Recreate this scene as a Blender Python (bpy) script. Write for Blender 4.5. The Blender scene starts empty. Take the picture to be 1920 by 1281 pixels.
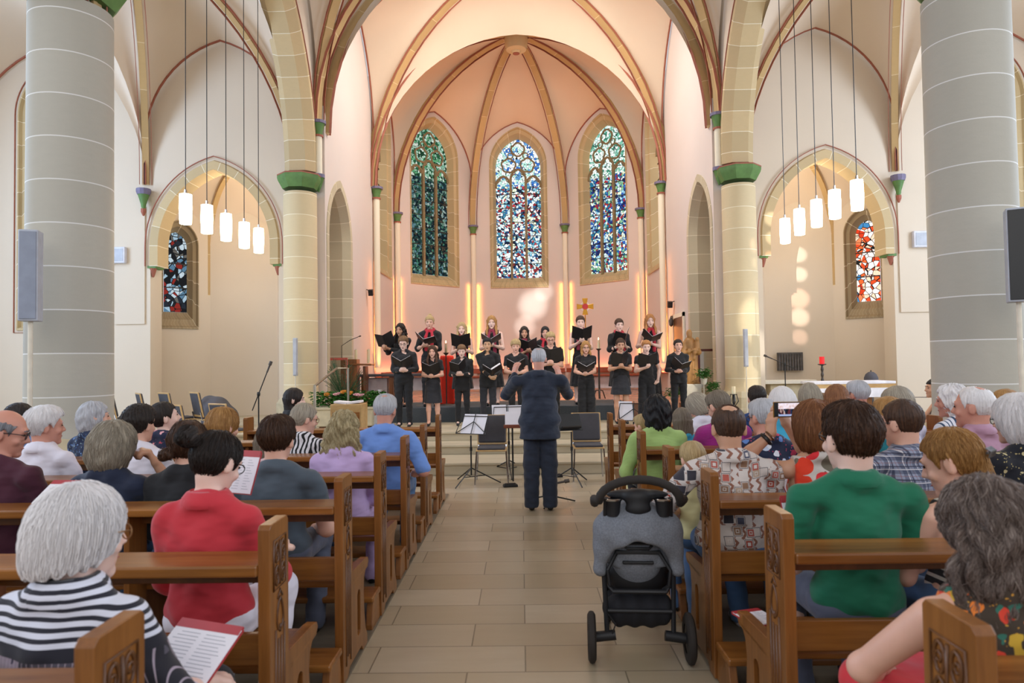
import bpy, bmesh, math, random
import numpy as np
from mathutils import Vector, Matrix
from mathutils.geometry import tessellate_polygon
random.seed(7)
PI = math.pi
SC = bpy.context.scene
COL = SC.collection
# ------------------------------------------------------------------ camera
F = 1280.0
CH = 1.65
cam_d = bpy.data.cameras.new('camera'); cam = bpy.data.objects.new('camera', cam_d); COL.objects.link(cam)
cam_d.sensor_width = 36; cam_d.lens = 36 * F / 1920; cam_d.clip_start = .05; cam_d.clip_end = 200
CR = (Matrix.Rotation(math.radians(0.72), 3, 'Z') @ Matrix.Rotation(math.radians(90 + 1.72), 3, 'X') @ Matrix.Rotation(math.radians(-0.85), 3, 'Z'))
cam.matrix_world = Matrix.Translation((0, 0, CH)) @ CR.to_4x4()
cam_d.dof.use_dof = True; cam_d.dof.focus_distance = 10.5; cam_d.dof.aperture_fstop = 3.5
SC.camera = cam

def ray(px, py):
    return CR @ Vector(((px - 960) / F, -(py - 640.5) / F, -1))
def P(px, py, Y):
    d = ray(px, py); t = Y / d.y
    return Vector((d.x * t, Y, CH + d.z * t))
def G(px, py, z):
    d = ray(px, py); t = (z - CH) / d.z
    return Vector((d.x * t, d.y * t, z))
# ------------------------------------------------------------------ world and view
W = bpy.data.worlds.new('world'); SC.world = W; W.use_nodes = True
bg = W.node_tree.nodes['Background']; bg.inputs[0].default_value = (.86, .91, 1, 1); bg.inputs[1].default_value = .72
SC.view_settings.view_transform = 'Standard'; SC.view_settings.look = 'None'; SC.view_settings.gamma = 1
SC.view_settings.use_curve_mapping = False; SC.view_settings.exposure = 0.25
SC.cycles.max_bounces = 7; SC.cycles.diffuse_bounces = 4; SC.cycles.glossy_bounces = 3; SC.cycles.transparent_max_bounces = 10
SC.cycles.sample_clamp_indirect = 4; SC.cycles.use_denoising = True; SC.cycles.caustics_reflective = False; SC.cycles.caustics_refractive = False

def lamp(name, kind, loc, energy, color, aim=None, size=.1, size_y=None, cone=60, blend=.5, spread=None):
    l = bpy.data.lights.new(name, kind); l.energy = energy; l.color = color
    if kind == 'AREA':
        l.shape = 'RECTANGLE'; l.size = size; l.size_y = size_y or size
        if spread: l.spread = math.radians(spread)
    else:
        l.shadow_soft_size = size
    if kind == 'SPOT': l.spot_size = math.radians(cone); l.spot_blend = blend
    o = bpy.data.objects.new(name, l); COL.objects.link(o); o.location = loc
    if aim is not None:
        o.rotation_euler = (Vector(aim) - Vector(loc)).to_track_quat('-Z', 'Y').to_euler()
    return o
# daylight entering by the big transept and nave windows
for s, e, c in ((-1, 470, (.50, .70, 1)), (1, 470, (.66, .80, 1))):
    lamp('transept_daylight', 'AREA', (s * 11.6, 9.6, 5.2), e, c, (0, 10.5, 2.5), 3.4, 5.5)
    lamp('nave_daylight', 'AREA', (s * 8.6, 2.5, 5.0), 120, (.8, .88, 1), (0, 6, 1.5), 3.0, 4.5)
lamp('rear_daylight', 'AREA', (0, -7, 6.5), 240, (1, .95, .88), (0, 12, 4), 7, 5)
lamp('chancel_fill', 'AREA', (0, 14.9, 10.2), 380, (1, .95, .88), (0, 19.5, 2), 3.5, 1.6)  # added area lamp high under the vault, brightens the apse

# added fill spots under the crossing vault, to brighten the choir
for s in (-1, 1): lamp('choir_fill', 'SPOT', (s * 3.2, 8.2, 8.6), 520, (1, .93, .84), (s * .3, 13.3, 1.6), .25, cone=34, blend=.7)
# low sun falling in shafts through the high nave windows
for px, py, Y, e, c, cn in ((1497, 478, 15.95, 150, (1, .96, .9), 1.6), (1499, 515, 15.95, 150, (1, .95, .88), 1.5), (1497, 560, 15.95, 190, (1, .62, .5), 2.0), (1499, 595, 15.95, 200, (1, .8, .7), 1.8), (1499, 632, 15.95, 110, (1, .7, .6), 1.5)):
    lamp('sun_shaft', 'SPOT', (-2.0, 3.2, 7.0), e * 46, c, P(px, py, Y), .015, cone=cn, blend=.8)
for px, py, Y, e, cn in ((1000, 570, 23.9, 420, 3.6), (985, 610, 23.9, 260, 2.6), (1020, 545, 23.9, 260, 2.4)):
    lamp('sun_shaft', 'SPOT', (2.6, 4.5, 9.3), e * 32, (1, .97, .92), P(px, py, Y), .02, cone=cn, blend=1)
for a, e, cn in (((4.62, 13.4, 2.3), 260, 4.5), ((4.6, 13.4, 1.2), 200, 3.5), ((3.2, 14.3, .8), 260, 4)):
    lamp('sun_shaft', 'SPOT', (3.4, 4.2, 9.3), e * 12, (1, .95, .85), a, .02, cone=cn, blend=.7)

# ------------------------------------------------------------------ materials
MAT = {}
def lin(c):
    return tuple(((x / 12.92) if x <= .04045 else ((x + .055) / 1.055) ** 2.4) for x in c)
def H(h):
    return lin((int(h[0:2], 16) / 255, int(h[2:4], 16) / 255, int(h[4:6], 16) / 255))
class NT:
    def __init__(s, name):
        s.m = bpy.data.materials.new(name); s.m.use_nodes = True; s.t = s.m.node_tree
        s.b = s.t.nodes['Principled BSDF']; MAT[name] = s.m
    def n(s, kind, **kw):
        x = s.t.nodes.new('ShaderNode' + kind)
        for k, v in kw.items():
            if k in x.inputs: x.inputs[k].default_value = v
            else: setattr(x, k, v)
        return x
    def l(s, a, b): s.t.links.new(a, b)
    def math(s, op, a, b=None, c=None):
        x = s.t.nodes.new('ShaderNodeMath'); x.operation = op
        for i, v in enumerate((a, b, c)):
            if v is None: continue
            if isinstance(v, (int, float)): x.inputs[i].default_value = v
            else: s.l(v, x.inputs[i])
        return x.outputs[0]
    def mix(s, f, a, b, mode='MIX'):
        x = s.t.nodes.new('ShaderNodeMix'); x.data_type = 'RGBA'; x.blend_type = mode
        for i, v in ((0, f), (6, a), (7, b)):
            if isinstance(v, (int, float)): x.inputs[i].default_value = v
            elif isinstance(v, (tuple, list)): x.inputs[i].default_value = (*v[:3], 1)
            else: s.l(v, x.inputs[i])
        return x.outputs[2]
    def ramp(s, f, stops, const=False):
        x = s.t.nodes.new('ShaderNodeValToRGB'); r = x.color_ramp
        if const: r.interpolation = 'CONSTANT'
        while len(r.elements) < len(stops): r.elements.new(.5)
        for e, (p, c) in zip(r.elements, stops): e.position = p; e.color = (*c[:3], 1)
        s.l(f, x.inputs[0]); return x.outputs[0]
    def obj(s): return s.n('TexCoord').outputs['Object']
    def attr(s, name): return s.n('Attribute', attribute_name=name).outputs['Vector']
    def mapv(s, v, sc):
        x = s.n('Mapping'); x.inputs['Scale'].default_value = sc; s.l(v, x.inputs[0]); return x.outputs[0]
    def sep(s, v):
        x = s.n('SeparateXYZ'); s.l(v, x.inputs[0]); return x.outputs
    def noise(s, v, scale, detail=3, rough=.5):
        x = s.n('TexNoise', Scale=scale, Detail=detail, Roughness=rough)
        if v is not None: s.l(v, x.inputs['Vector'])
        return x.outputs[0]
    def vor(s, v, scale, feature='F1', rnd=1):
        x = s.n('TexVoronoi', Scale=scale, feature=feature, Randomness=rnd); s.l(v, x.inputs['Vector']); return x
    def bump(s, h, strength=.3, dist=.01):
        x = s.n('Bump', Strength=strength, Distance=dist); s.l(h, x.inputs['Height']); s.l(x.outputs[0], s.b.inputs['Normal'])
    def col(s, c):
        if isinstance(c, tuple): s.b.inputs['Base Color'].default_value = (*c[:3], 1)
        else: s.l(c, s.b.inputs['Base Color'])
    def rough(s, r): s.b.inputs['Roughness'].default_value = r
    def set(s, **kw):
        for k, v in kw.items(): s.b.inputs[k.replace('_', ' ')].default_value = v
def plain(name, c, r=.6, noise=.06, scale=8, metal=0, bump=0):
    """a one-colour surface with slight procedural unevenness"""
    if name in MAT: return MAT[name]
    t = NT(name); v = t.noise(t.obj(), scale, 3)
    d = tuple(x * (1 - noise * 2) for x in c); l = tuple(min(1, x * (1 + noise)) for x in c)
    t.col(t.ramp(v, [(.3, d), (.7, l)])); t.rough(r); t.set(Metallic=metal)
    if bump: t.bump(t.noise(t.obj(), scale * 6, 3), bump)
    return t.m
# plaster
def plaster(name, c):
    t = NT(name); o = t.obj()
    t.col(t.mix(t.noise(o, .7, 4), tuple(x * .93 for x in c), tuple(min(1, x * 1.05) for x in c))); t.rough(.85)
    t.bump(t.noise(o, 30, 3), .08)
plaster('plaster', H('dbccb8')); plaster('vault_plaster', H('ddcab4')); plaster('chancel_plaster', H('ddd0c8'))
def stone(name, c, axis, step, jc=H('efe6cf'), jw=.012):
    """ashlar with pale joints; axis: 'z' along the height, 'u' along a swept rib"""
    t = NT(name); o = t.obj()
    c0 = t.sep(t.attr('suv') if axis == 'u' else o)[0 if axis == 'u' else 2]
    cell = t.math('DIVIDE', c0, step); fr = t.math('FRACT', cell)
    j = t.math('LESS_THAN', fr, jw / step)
    wn = t.n('TexWhiteNoise', noise_dimensions='1D'); t.l(t.math('FLOOR', cell), wn.inputs['W'])
    tone = t.mix(wn.outputs[0], tuple(x * .88 for x in c), tuple(min(1, x * 1.08) for x in c))
    tone = t.mix(t.math('MULTIPLY', t.noise(t.mapv(o, (1, 1, 3)), 9, 5), .35), tone, tuple(x * .8 for x in c))
    t.col(t.mix(j, tone, jc)); t.rough(.8); t.bump(t.noise(o, 40, 4), .12)
stone('rib_stone', H('c2a270'), 'u', .95, H('ddc79d'), .014)
stone('arch_stone', H('cdb68c'), 'u', .42)
stone('column_stone', H('b6b1a4'), 'z', .45, H('dedcd8'))
stone('far_column_stone', H('dcc9a2'), 'z', .42)
stone('frame_stone', H('c8b288'), 'u', .5)
stone('dark_frame_stone', H('a39071'), 'u', .5)
stone('grey_stone', H('cabd9f'), 'u', .45)
plain('pedestal_stone', H('c9bb9b'), .8, .1, 5)
plain('mullion_stone', H('8f7d5c'), .8, .08, 12)
plain('red_paint', H('a2604c'), .7)
plain('green_paint', H('5d8446'), .6, .1)
plain('violet_paint', H('77708c'), .6)
plain('cream_paint', H('e6dcc0'), .6)
plain('lead', H('2b2a28'), .6)

# ------------------------------------------------------------------ mesh helpers
class MB:
    def __init__(s): s.v = []; s.f = []; s.uv = []
    def add(s, vs, fs, uv=None):
        k = len(s.v); s.v += [tuple(x) for x in vs]; s.f += [tuple(i + k for i in f) for f in fs]
        s.uv += uv if uv else [(0, 0, 0)] * len(vs)
    def box(s, c, d, rz=0, rx=0, ry=0, taper=1):
        m = Matrix.Rotation(rz, 3, 'Z') @ Matrix.Rotation(ry, 3, 'Y') @ Matrix.Rotation(rx, 3, 'X'); c = Vector(c)
        q = []
        for z in (-.5, .5):
            k = taper if z > 0 else 1
            for x, y in ((-.5, -.5), (.5, -.5), (.5, .5), (-.5, .5)): q.append(c + m @ Vector((x * d[0] * k, y * d[1] * k, z * d[2])))
        s.add(q, [(3, 2, 1, 0), (4, 5, 6, 7), (0, 1, 5, 4), (1, 2, 6, 5), (2, 3, 7, 6), (3, 0, 4, 7)])
    def b(s, x0, x1, y0, y1, z0, z1): s.box(((x0 + x1) / 2, (y0 + y1) / 2, (z0 + z1) / 2), (abs(x1 - x0), abs(y1 - y0), abs(z1 - z0)))
    def lathe(s, prof, c=(0, 0, 0), n=24, sx=1, sy=1, cap=True, a0=0, sides=None):
        n = sides or n; c = Vector(c); vs = []; fs = []
        for r, z in prof:
            for i in range(n):
                a = a0 + 2 * PI * i / n; vs.append(c + Vector((r * sx * math.cos(a), r * sy * math.sin(a), z)))
        for j in range(len(prof) - 1):
            for i in range(n):
                k = (i + 1) % n; fs.append((j * n + i, j * n + k, (j + 1) * n + k, (j + 1) * n + i))
        if cap:
            fs.append(tuple(range(n))[::-1]); fs.append(tuple((len(prof) - 1) * n + i for i in range(n)))
        s.add(vs, fs)
    def tube(s, pts, r, n=8, cap=True, closed=False):
        pts = [Vector(p) for p in pts]; m = len(pts); R = r if isinstance(r, (list, tuple)) else [r] * m
        T = []
        for i in range(m):
            a = pts[i - 1] if (i or closed) else pts[i]; b = pts[(i + 1) % m] if (i < m - 1 or closed) else pts[i]
            T.append((b - a).normalized())
        u = T[0].orthogonal().normalized(); vs = []; fs = []; L = 0; uv = []
        for i in range(m):
            u = (u - T[i] * u.dot(T[i])).normalized(); w = T[i].cross(u)
            if i: L += (pts[i] - pts[i - 1]).length
            for k in range(n):
                a = 2 * PI * k / n; vs.append(pts[i] + (u * math.cos(a) + w * math.sin(a)) * R[i]); uv.append((L, k / n, 0))
        q = m if closed else m - 1
        for j in range(q):
            for k in range(n):
                l = (k + 1) % n; jj = (j + 1) % m; fs.append((j * n + k, j * n + l, jj * n + l, jj * n + k))
        if cap and not closed: fs.append(tuple(range(n))[::-1]); fs.append(tuple((m - 1) * n + i for i in range(n)))
        s.add(vs, fs, uv)
    def sweep(s, pts, side, prof, closed=False, up=None):
        """profile (a across = side, b = inward normal) swept along pts lying in the plane whose normal is side"""
        pts = [Vector(p) for p in pts]; side = Vector(side).normalized(); m = len(pts); n = len(prof); vs = []; uv = []; fs = []; L = 0
        for i in range(m):
            a = pts[max(i - 1, 0)] if not closed else pts[i - 1]; b = pts[min(i + 1, m - 1)] if not closed else pts[(i + 1) % m]
            T = (b - a).normalized(); N = T.cross(side).normalized(); k = 1
            if 0 < i < m - 1:
                c = (pts[i] - pts[i - 1]).normalized().dot(T); k = 1 / max(c, .5)
            if i: L += (pts[i] - pts[i - 1]).length
            for (pa, pb) in prof: vs.append(pts[i] + side * pa + N * pb * k); uv.append((L, pa, pb))
        for j in range(m if closed else m - 1):
            for k in range(n):
                l = (k + 1) % n; jj = (j + 1) % m; fs.append((j * n + k, j * n + l, jj * n + l, jj * n + k))
        if not closed: fs.append(tuple(range(n))[::-1]); fs.append(tuple((m - 1) * n + i for i in range(n)))
        s.add(vs, fs, uv)
    def plate(s, loops, origin, u, v, thick, n=None):
        """flat shape with holes: loops of 2-D points in the (u, v) plane, extruded by thick along n"""
        origin, u, v = Vector(origin), Vector(u), Vector(v); n = (Vector(n) if n is not None else u.cross(v)).normalized()
        L3 = [[Vector((a, b, 0)) for a, b in lp] for lp in loops]; tri = tessellate_polygon(L3)
        flat = [p for lp in L3 for p in lp]; k = len(flat)
        vs = [origin + u * p.x + v * p.y for p in flat] + [origin + u * p.x + v * p.y + n * thick for p in flat]
        fs = [tuple(t) for t in tri] + [tuple(i + k for i in t)[::-1] for t in tri]; o = 0
        for lp in loops:
            m = len(lp)
            for i in range(m):
                j = (i + 1) % m; fs.append((o + i, o + j, o + j + k, o + i + k))
            o += m
        s.add(vs, fs)
    def grid(s, rows):
        h = len(rows); w = len(rows[0]); vs = [p for r in rows for p in r]
        s.add(vs, [(j * w + i, j * w + i + 1, (j + 1) * w + i + 1, (j + 1) * w + i) for j in range(h - 1) for i in range(w - 1)])
    def build(s, name, mat, parent=None, smooth=None, bevel=0, loc=None, recalc=True, **props):
        me = bpy.data.meshes.new(name); me.from_pydata(s.v, [], s.f)
        if any(u != (0, 0, 0) for u in s.uv):
            at = me.attributes.new('suv', 'FLOAT_VECTOR', 'POINT'); at.data.foreach_set('vector', [c for u in s.uv for c in u])
        if recalc:
            bm = bmesh.new(); bm.from_mesh(me); bmesh.ops.recalc_face_normals(bm, faces=bm.faces); bm.to_mesh(me); bm.free()
        if smooth is not None:
            me.polygons.foreach_set('use_smooth', [True] * len(me.polygons))
            if smooth: 
                try: me.set_sharp_from_angle(angle=math.radians(smooth))
                except Exception: pass
        me.materials.append(MAT[mat] if isinstance(mat, str) else mat)
        o = bpy.data.objects.new(name, me); COL.objects.link(o)
        if parent is not None: o.parent = parent
        if loc is not None: o.location = loc
        if bevel:
            b = o.modifiers.new('bevel', 'BEVEL'); b.width = bevel; b.segments = 2; b.limit_method = 'ANGLE'; b.angle_limit = math.radians(40)
        for k, v in props.items(): o[k] = v
        return o
def S(mb, name, mat, parent=None, **kw):
    o = mb.build(name, mat, parent, **kw)
    if parent is None: o['kind'] = 'structure'
    return o
def thing(name, label, cat, loc=(0, 0, 0), rz=0, group=None):
    o = bpy.data.objects.new(name, None); COL.objects.link(o); o.location = loc; o.rotation_euler = (0, 0, rz)
    o.empty_display_size = .1; o['label'] = label; o['category'] = cat
    if group: o['group'] = group
    return o
def tag(o, label, cat, group=None, kind=None):
    o['label'] = label; o['category'] = cat
    if group: o['group'] = group
    if kind: o['kind'] = kind
    return o
def copy_tree(o, parent=None):
    c = o.copy(); COL.objects.link(c); c.parent = parent
    for ch in list(o.children): copy_tree(ch, c)
    return c

# ------------------------------------------------------------------ arch curves
def half_arch(w, r, n=14):
    """(distance, height) from the springing to the apex, w across, r up"""
    out = []
    if r > 1.32 * w:      # stilted: straight jambs first, then a rounder pointed head
        st = r - 1.32 * w; k = max(1, n // 5); h = half_arch(w, 1.32 * w, n - k)
        return [(0, st * i / k) for i in range(k)] + [(a, b + st) for a, b in h]
    if r >= w:
        R = (w * w + r * r) / (2 * w); tm = math.asin(min(1, r / R))
        for i in range(n + 1): t = tm * i / n; out.append((R - R * math.cos(t), R * math.sin(t)))
    else:
        for i in range(n + 1): t = PI / 2 * i / n; out.append((w * (1 - math.cos(t)), r * math.sin(t)))
    return out
def arc3(a, c, zs, za, n=14):
    """half arch from plan point a up to plan point c (apex)"""
    a, c = Vector(a), Vector(c); w = (c - a).length
    return [Vector(((a + (c - a) * (s / w)).x, (a + (c - a) * (s / w)).y, zs + h)) for s, h in half_arch(w, za - zs, n)]
def arch3(a, b, zs, za, n=14):
    m = ((a[0] + b[0]) / 2, (a[1] + b[1]) / 2)
    return arc3(a, m, zs, za, n) + arc3(b, m, zs, za, n)[::-1][1:]
def outline(w, z0, zs, za, n=12):
    """2-D loop of a pointed opening, half-width w"""
    h = [( -w + s, zs + r) for s, r in half_arch(w, za - zs, n)]
    return [(-w, z0)] + h + [(-x, z) for x, z in h[::-1][1:]] + [(w, z0)]
def rib_prof(w, d):
    return [(-w / 2, 0), (-w / 2, d * .35), (-w * .28, d * .6), (-w * .22, d * .85), (0, d), (w * .22, d * .85), (w * .28, d * .6), (w / 2, d * .35), (w / 2, 0)]
def rib(pts, side, name='rib', w=.2, d=.22, mat='rib_stone', parent=None, line=True, flip=False):
    m = MB(); m.sweep(pts, side, [(a, (-b if flip else b)) for a, b in rib_prof(w, d)])
    o = m.build(name, mat, parent, smooth=50)
    if line:
        l = MB()
        for s in (-1, 1):
            e = s * (w / 2 + .05); l.sweep(pts, side, [(e - .0045, -.02), (e + .0045, -.02), (e + .0045, .03), (e - .0045, .03)])
        l.build('painted_line', 'red_paint', o)
    return o
def web(A, D, name, parent=None, mat='vault_plaster', lift=.0):
    m = MB(); rows = []
    for t in range(9):
        k = t / 8; rows.append([a.lerp(d, k) + Vector((0, 0, lift + .16 * math.sin(PI * k))) for a, d in zip(A, D)])
    m.grid(rows); return m.build(name, mat, parent, smooth=0, recalc=False)
# ================================================================== the church
WX, YC, YA, D = 3.98, 14.0, 18.4, 24.0
CX = 4.40; NX, NY = 4.86, 7.3; AX = 7.75
# ---- floors and steps
t = NT('floor_tiles'); o_ = t.obj()
br = t.n('TexBrick', Scale=1.0); br.offset = .37; br.offset_frequency = 2
t.l(o_, br.inputs['Vector']); br.inputs['Color1'].default_value = (*H('ad9d83'), 1); br.inputs['Color2'].default_value = (*H('c3b6a0'), 1)
br.inputs['Mortar'].default_value = (*H('6c6253'), 1); br.inputs['Mortar Size'].default_value = .004; br.inputs['Mortar Smooth'].default_value = .1
br.inputs['Brick Width'].default_value = .84; br.inputs['Row Height'].default_value = .335
vv = t.noise(t.mapv(o_, (1, 5, 1)), 2.2, 6, .6)
t.col(t.mix(t.math('MULTIPLY', vv, .5), br.outputs[0], H('9c8a6e'))); t.b.inputs['Roughness'].default_value = .3
t.bump(t.noise(o_, 12, 4), .04)
t = NT('pew_floor'); o_ = t.obj(); t.col(t.mix(t.noise(t.mapv(o_, (1, 6, 1)), 2, 5), H('5f5548'), H('857a68'))); t.rough(.45)
t = NT('step_stone'); o_ = t.obj(); t.col(t.mix(t.noise(t.mapv(o_, (1, 3, 3)), 2.5, 6), H('a99c84'), H('cfc3a9'))); t.rough(.5)
t = NT('carpet_riser'); t.col(t.mix(t.noise(t.obj(), 60, 3), H('3a3f44'), H('565b60'))); t.rough(.95)
t = NT('chancel_tiles'); o_ = t.obj(); bk = t.n('TexBrick', Scale=1.0); t.l(o_, bk.inputs['Vector'])
bk.inputs['Color1'].default_value = (*H('b98d76'), 1); bk.inputs['Color2'].default_value = (*H('a67a63'), 1); bk.inputs['Mortar'].default_value = (*H('8a6656'), 1)
bk.inputs['Mortar Size'].default_value = .005; bk.inputs['Brick Width'].default_value = .5; bk.inputs['Row Height'].default_value = .5
t.l(bk.outputs[0], t.b.inputs['Base Color']); t.rough(.25)
m = MB(); m.b(-13, 13, -6, 26, -.2, 0); S(m, 'floor', 'floor_tiles')
m = MB(); m.b(-4.6, -.93, -1.5, 8.6, .0, .012); S(m, 'floor_left', 'pew_floor')
m = MB(); m.b(1.02, 4.6, -1.5, 8.6, .0, .012); S(m, 'floor_right', 'pew_floor')
for i, (y, z0, z1) in enumerate(((10.05, 0, .18), (11.0, .18, .33), (11.62, .33, .48))):
    m = MB(); m.b(-13, 13, y, 14.3, z0, z1 - .035); m.b(-13, 13, y - .025, 14.3, z1 - .035, z1); S(m, 'floor_step', 'step_stone', bevel=.006)
m = MB(); m.b(-2.65, 2.2, 13.5, 15.5, .481, .768); S(m, 'floor_riser', 'carpet_riser')
m = MB(); m.b(-4.0, 4.0, 14.1, 24.2, .3, .765); S(m, 'floor_chancel', 'chancel_tiles')
m = MB(); m.b(-13, -4.0, 14.1, 19, .3, .485); m.b(4.0, 13, 14.1, 19, .3, .485); S(m, 'floor_chapels', 'step_stone')

# ---- round pillars
def pillar(x, y, r, zcap, zb, mat, nm):
    p = thing(nm, '', '', (x, y, 0)); 
    for k in ('label', 'category'): del p[k]
    p['kind'] = 'structure'
    m = MB(); m.lathe([(r * 1.1, zb), (r * 1.04, zb + .06), (r, zb + .14), (r, zb + .2), (r * .97, zcap - .12)], n=48, cap=False); m.build('shaft', mat, p, smooth=40)
    m = MB(); q = zcap
    m.lathe([(r * 1.02, q - .04), (r * 1.08, q), (r * 1.28, q + .12), (r * 1.32, q + .17), (r * 1.32, q + .22)], a0=PI / 8, n=8); m.build('capital', 'green_paint', p, smooth=30)
    m = MB(); m.lathe([(r * 1.33, q + .215), (r * 1.33, q + .24)], a0=PI / 8, n=8); m.build('abacus', 'red_paint', p)
    m = MB(); m.lathe([(r * 1.5, 0), (r * 1.5, zb - .35), (r * 1.42, zb - .3), (r * 1.42, zb - .1), (r * 1.2, zb), (r * 1.1, zb + .02)], a0=PI / 8, n=8, cap=True); m.build('plinth', 'pedestal_stone', p)
    return p
pillar(-NX, NY, .415, 5.66, .92, 'column_stone', 'pillar_near_left'); pillar(NX - .03, NY - .0, .42, 5.62, .92, 'column_stone', 'pillar_near_right')
pillar(-CX, 13.62, .335, 5.22, 1.0, 'far_column_stone', 'pillar_far_left'); pillar(CX, 13.62, .335, 5.22, 1.0, 'far_column_stone', 'pillar_far_right')

# ---- arcade walls between near and far pillars, and nave continuation
for s in (-1, 1):
    nm = 'left' if s < 0 else 'right'
    for (ya, yb, k) in ((NY, YC, ''), (.3, NY, '_nave')):
        a = (yb - ya) / 2; mid = (ya + yb) / 2; xa = s * (CX if k == '' else NX)
        hw = a - .28; ol = outline(hw, 5.55, 5.55, 9.3 if k == '' else 9.6, 18)
        m = MB(); lp = [(-a, 5.56)] + ol[1:-1] + [(a, 5.56), (a, 13), (-a, 13)]
        if k == '': lp = [(-a, 6.7)] + [q for q in ol[1:-1] if q[0] > 0 or q[1] > 6.7] + lp[-3:]
        m.plate([lp], (xa - s * .26, mid, 0), (0, 1, 0), (0, 0, 1), .52 * s if False else .52, (s, 0, 0)); S(m, 'wall_arcade_' + nm + k, 'plaster')
        pts = [Vector((xa, mid + x, z)) for x, z in ol[1:-1] if k or x > 0 or z > 6.7]
        m = MB(); m.sweep(pts, (1, 0, 0), [(-.31, -.02), (-.31, .1), (-.16, .27), (.16, .27), (.31, .1), (.31, -.02)] if True else None)
        m.build('trim_arcade_arch', 'arch_stone', smooth=30)['kind'] = 'structure'
        m = MB()
        for q in (-1, 1): m.sweep(pts, (1, 0, 0), [(q * .30 - .02 , -.07), (q * .30 + .02, -.07), (q * .30 + .02, -.04), (q * .30 - .02, -.04)])
        m.build('trim_red_line', 'red_paint')['kind'] = 'structure'

# ---- shaft with green capital on the crossing pier, and vaults
def respond(x, y, ztop, zbot, r=.085, corbel=True, name='trim_respond', flat=1):
    p = bpy.data.objects.new(name, None); COL.objects.link(p); p.location = (x, y, 0); p['kind'] = 'structure'
    m = MB(); m.lathe([(r, zbot), (r, ztop - .28)], n=14, cap=False); m.build('shaft', 'frame_stone', p, smooth=40)
    m = MB(); m.lathe([(r * 1.05, ztop - .3), (r * 1.15, ztop - .2), (r * 1.75, ztop - .06)], n=12); m.build('capital', 'green_paint', p, smooth=40)
    m = MB(); m.lathe([(r * 1.35, ztop - .33), (r * 1.35, ztop - .29)], n=12); m.build('ring', 'red_paint', p)
    m = MB(); m.lathe([(r * 2.1, ztop - .06), (r * 2.1, ztop)], n=12); m.build('abacus', 'violet_paint', p)
    if corbel:
        m = MB(); m.lathe([(.01, zbot - .34), (r * .8, zbot - .22), (r * 1.6, zbot - .03)], n=10); m.build('corbel', 'green_paint', p, smooth=40)
        m = MB(); m.lathe([(r * 1.7, zbot - .05), (r * 1.7, zbot + .02)], n=10); m.build('base_ring', 'violet_paint', p)
    return p
ZS = 6.6
for s in (-1, 1): respond(s * 4.06, 13.74, 6.62, 5.5, .075)
def group(name):
    p = bpy.data.objects.new(name, None); COL.objects.link(p); p['kind'] = 'structure'; return p
def bay(name, x0, x1, y0, y1, zs, zt, zd, ribw=.2, diag=True, arcs=(1, 1, 1, 1), sunk=0, lines=True):
    """quadripartite vault: zt apex of the four wall arches, zd boss height"""
    g = group(name); c = ((x0 + x1) / 2, (y0 + y1) / 2); cs = [(x0, y0), (x1, y0), (x1, y1), (x0, y1)]
    for i in range(4):
        a, b = cs[i], cs[(i + 1) % 4]; A = arch3(a, b, zs, zt)
        Dg = arc3(a, c, zs, zd) + arc3(b, c, zs, zd)[::-1][1:]
        web(A, Dg, 'vault_cell', g)
        d = (Vector(b) - Vector(a)).normalized()
        if arcs[i]: rib([p + Vector((0, 0, -.02)) for p in A], (-d.y, d.x, 0), 'transverse_rib', ribw * arcs[i], ribw * arcs[i] * .9, parent=g, line=lines)
        if diag:
            q = (Vector(c) - Vector(a)).normalized(); rib(arc3(a, c, zs, zd), (-q.y, q.x, 0), 'diagonal_rib', ribw, ribw, parent=g, line=lines)
    m = MB(); m.lathe([(ribw * .5, zd - ribw * 1.5), (ribw * 1.1, zd - ribw * 1.2), (ribw * 1.2, zd)], (c[0], c[1], 0), 16); m.build('boss', 'rib_stone', g, smooth=40)
    return g
bay('ceiling_crossing', -4.08, 4.08, NY, 13.8, ZS, 11.1, 11.4, .17, arcs=(0, 0, 1.3, 0))
bay('ceiling_nave', -4.1, 4.1, .4, NY, ZS, 11.1, 11.4, .22, arcs=(0, 0, 1.2, 0))
bay('ceiling_chancel', -3.95, 3.95, 14.1, YA, 6.45, 10.6, 11.4, .2, arcs=(0, 0, 0, 0))
rib(arch3((-3.95, YA), (3.95, YA), 6.45, 11.25), (0, 1, 0), 'ceiling_apse_arch', .26, .26)['kind'] = 'structure'
for s in (-1, 1):
    bay('ceiling_transept', s * AX, s * 4.6, NY, YC, 5.45, 8.45, 8.7, .125, arcs=(0, 0, 0, 0))
    bay('ceiling_outer_transept', s * 11.6, s * AX, NY, YC, 5.45, 8.45, 8.7, .17, arcs=(0, 0, 0, 0), diag=False)
    # painted line where each wall meets the vault
    for (a, b) in ((s * AX, s * 4.6), (s * 11.6, s * AX)):
        m = MB(); m.sweep([p + Vector((0, -.03, 0)) for p in arch3((a, YC), (b, YC), 5.45, 8.45)], (0, 1, 0), [(-.017, -.02), (.017, -.02), (.017, .01), (-.017, .01)]); S(m, 'trim_vault_line', 'red_paint')
# chancel wall line
for s in (-1, 1):
    m = MB(); m.sweep([p + Vector((-s * .03, 0, 0)) for p in arch3((s * 3.95, YA), (s * 3.95, 14.1), 6.45, 10.6)], (1, 0, 0), [(-.017, -.02), (.017, -.02), (.017, .01), (-.017, .01)]); S(m, 'trim_vault_line', 'red_paint')

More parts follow.
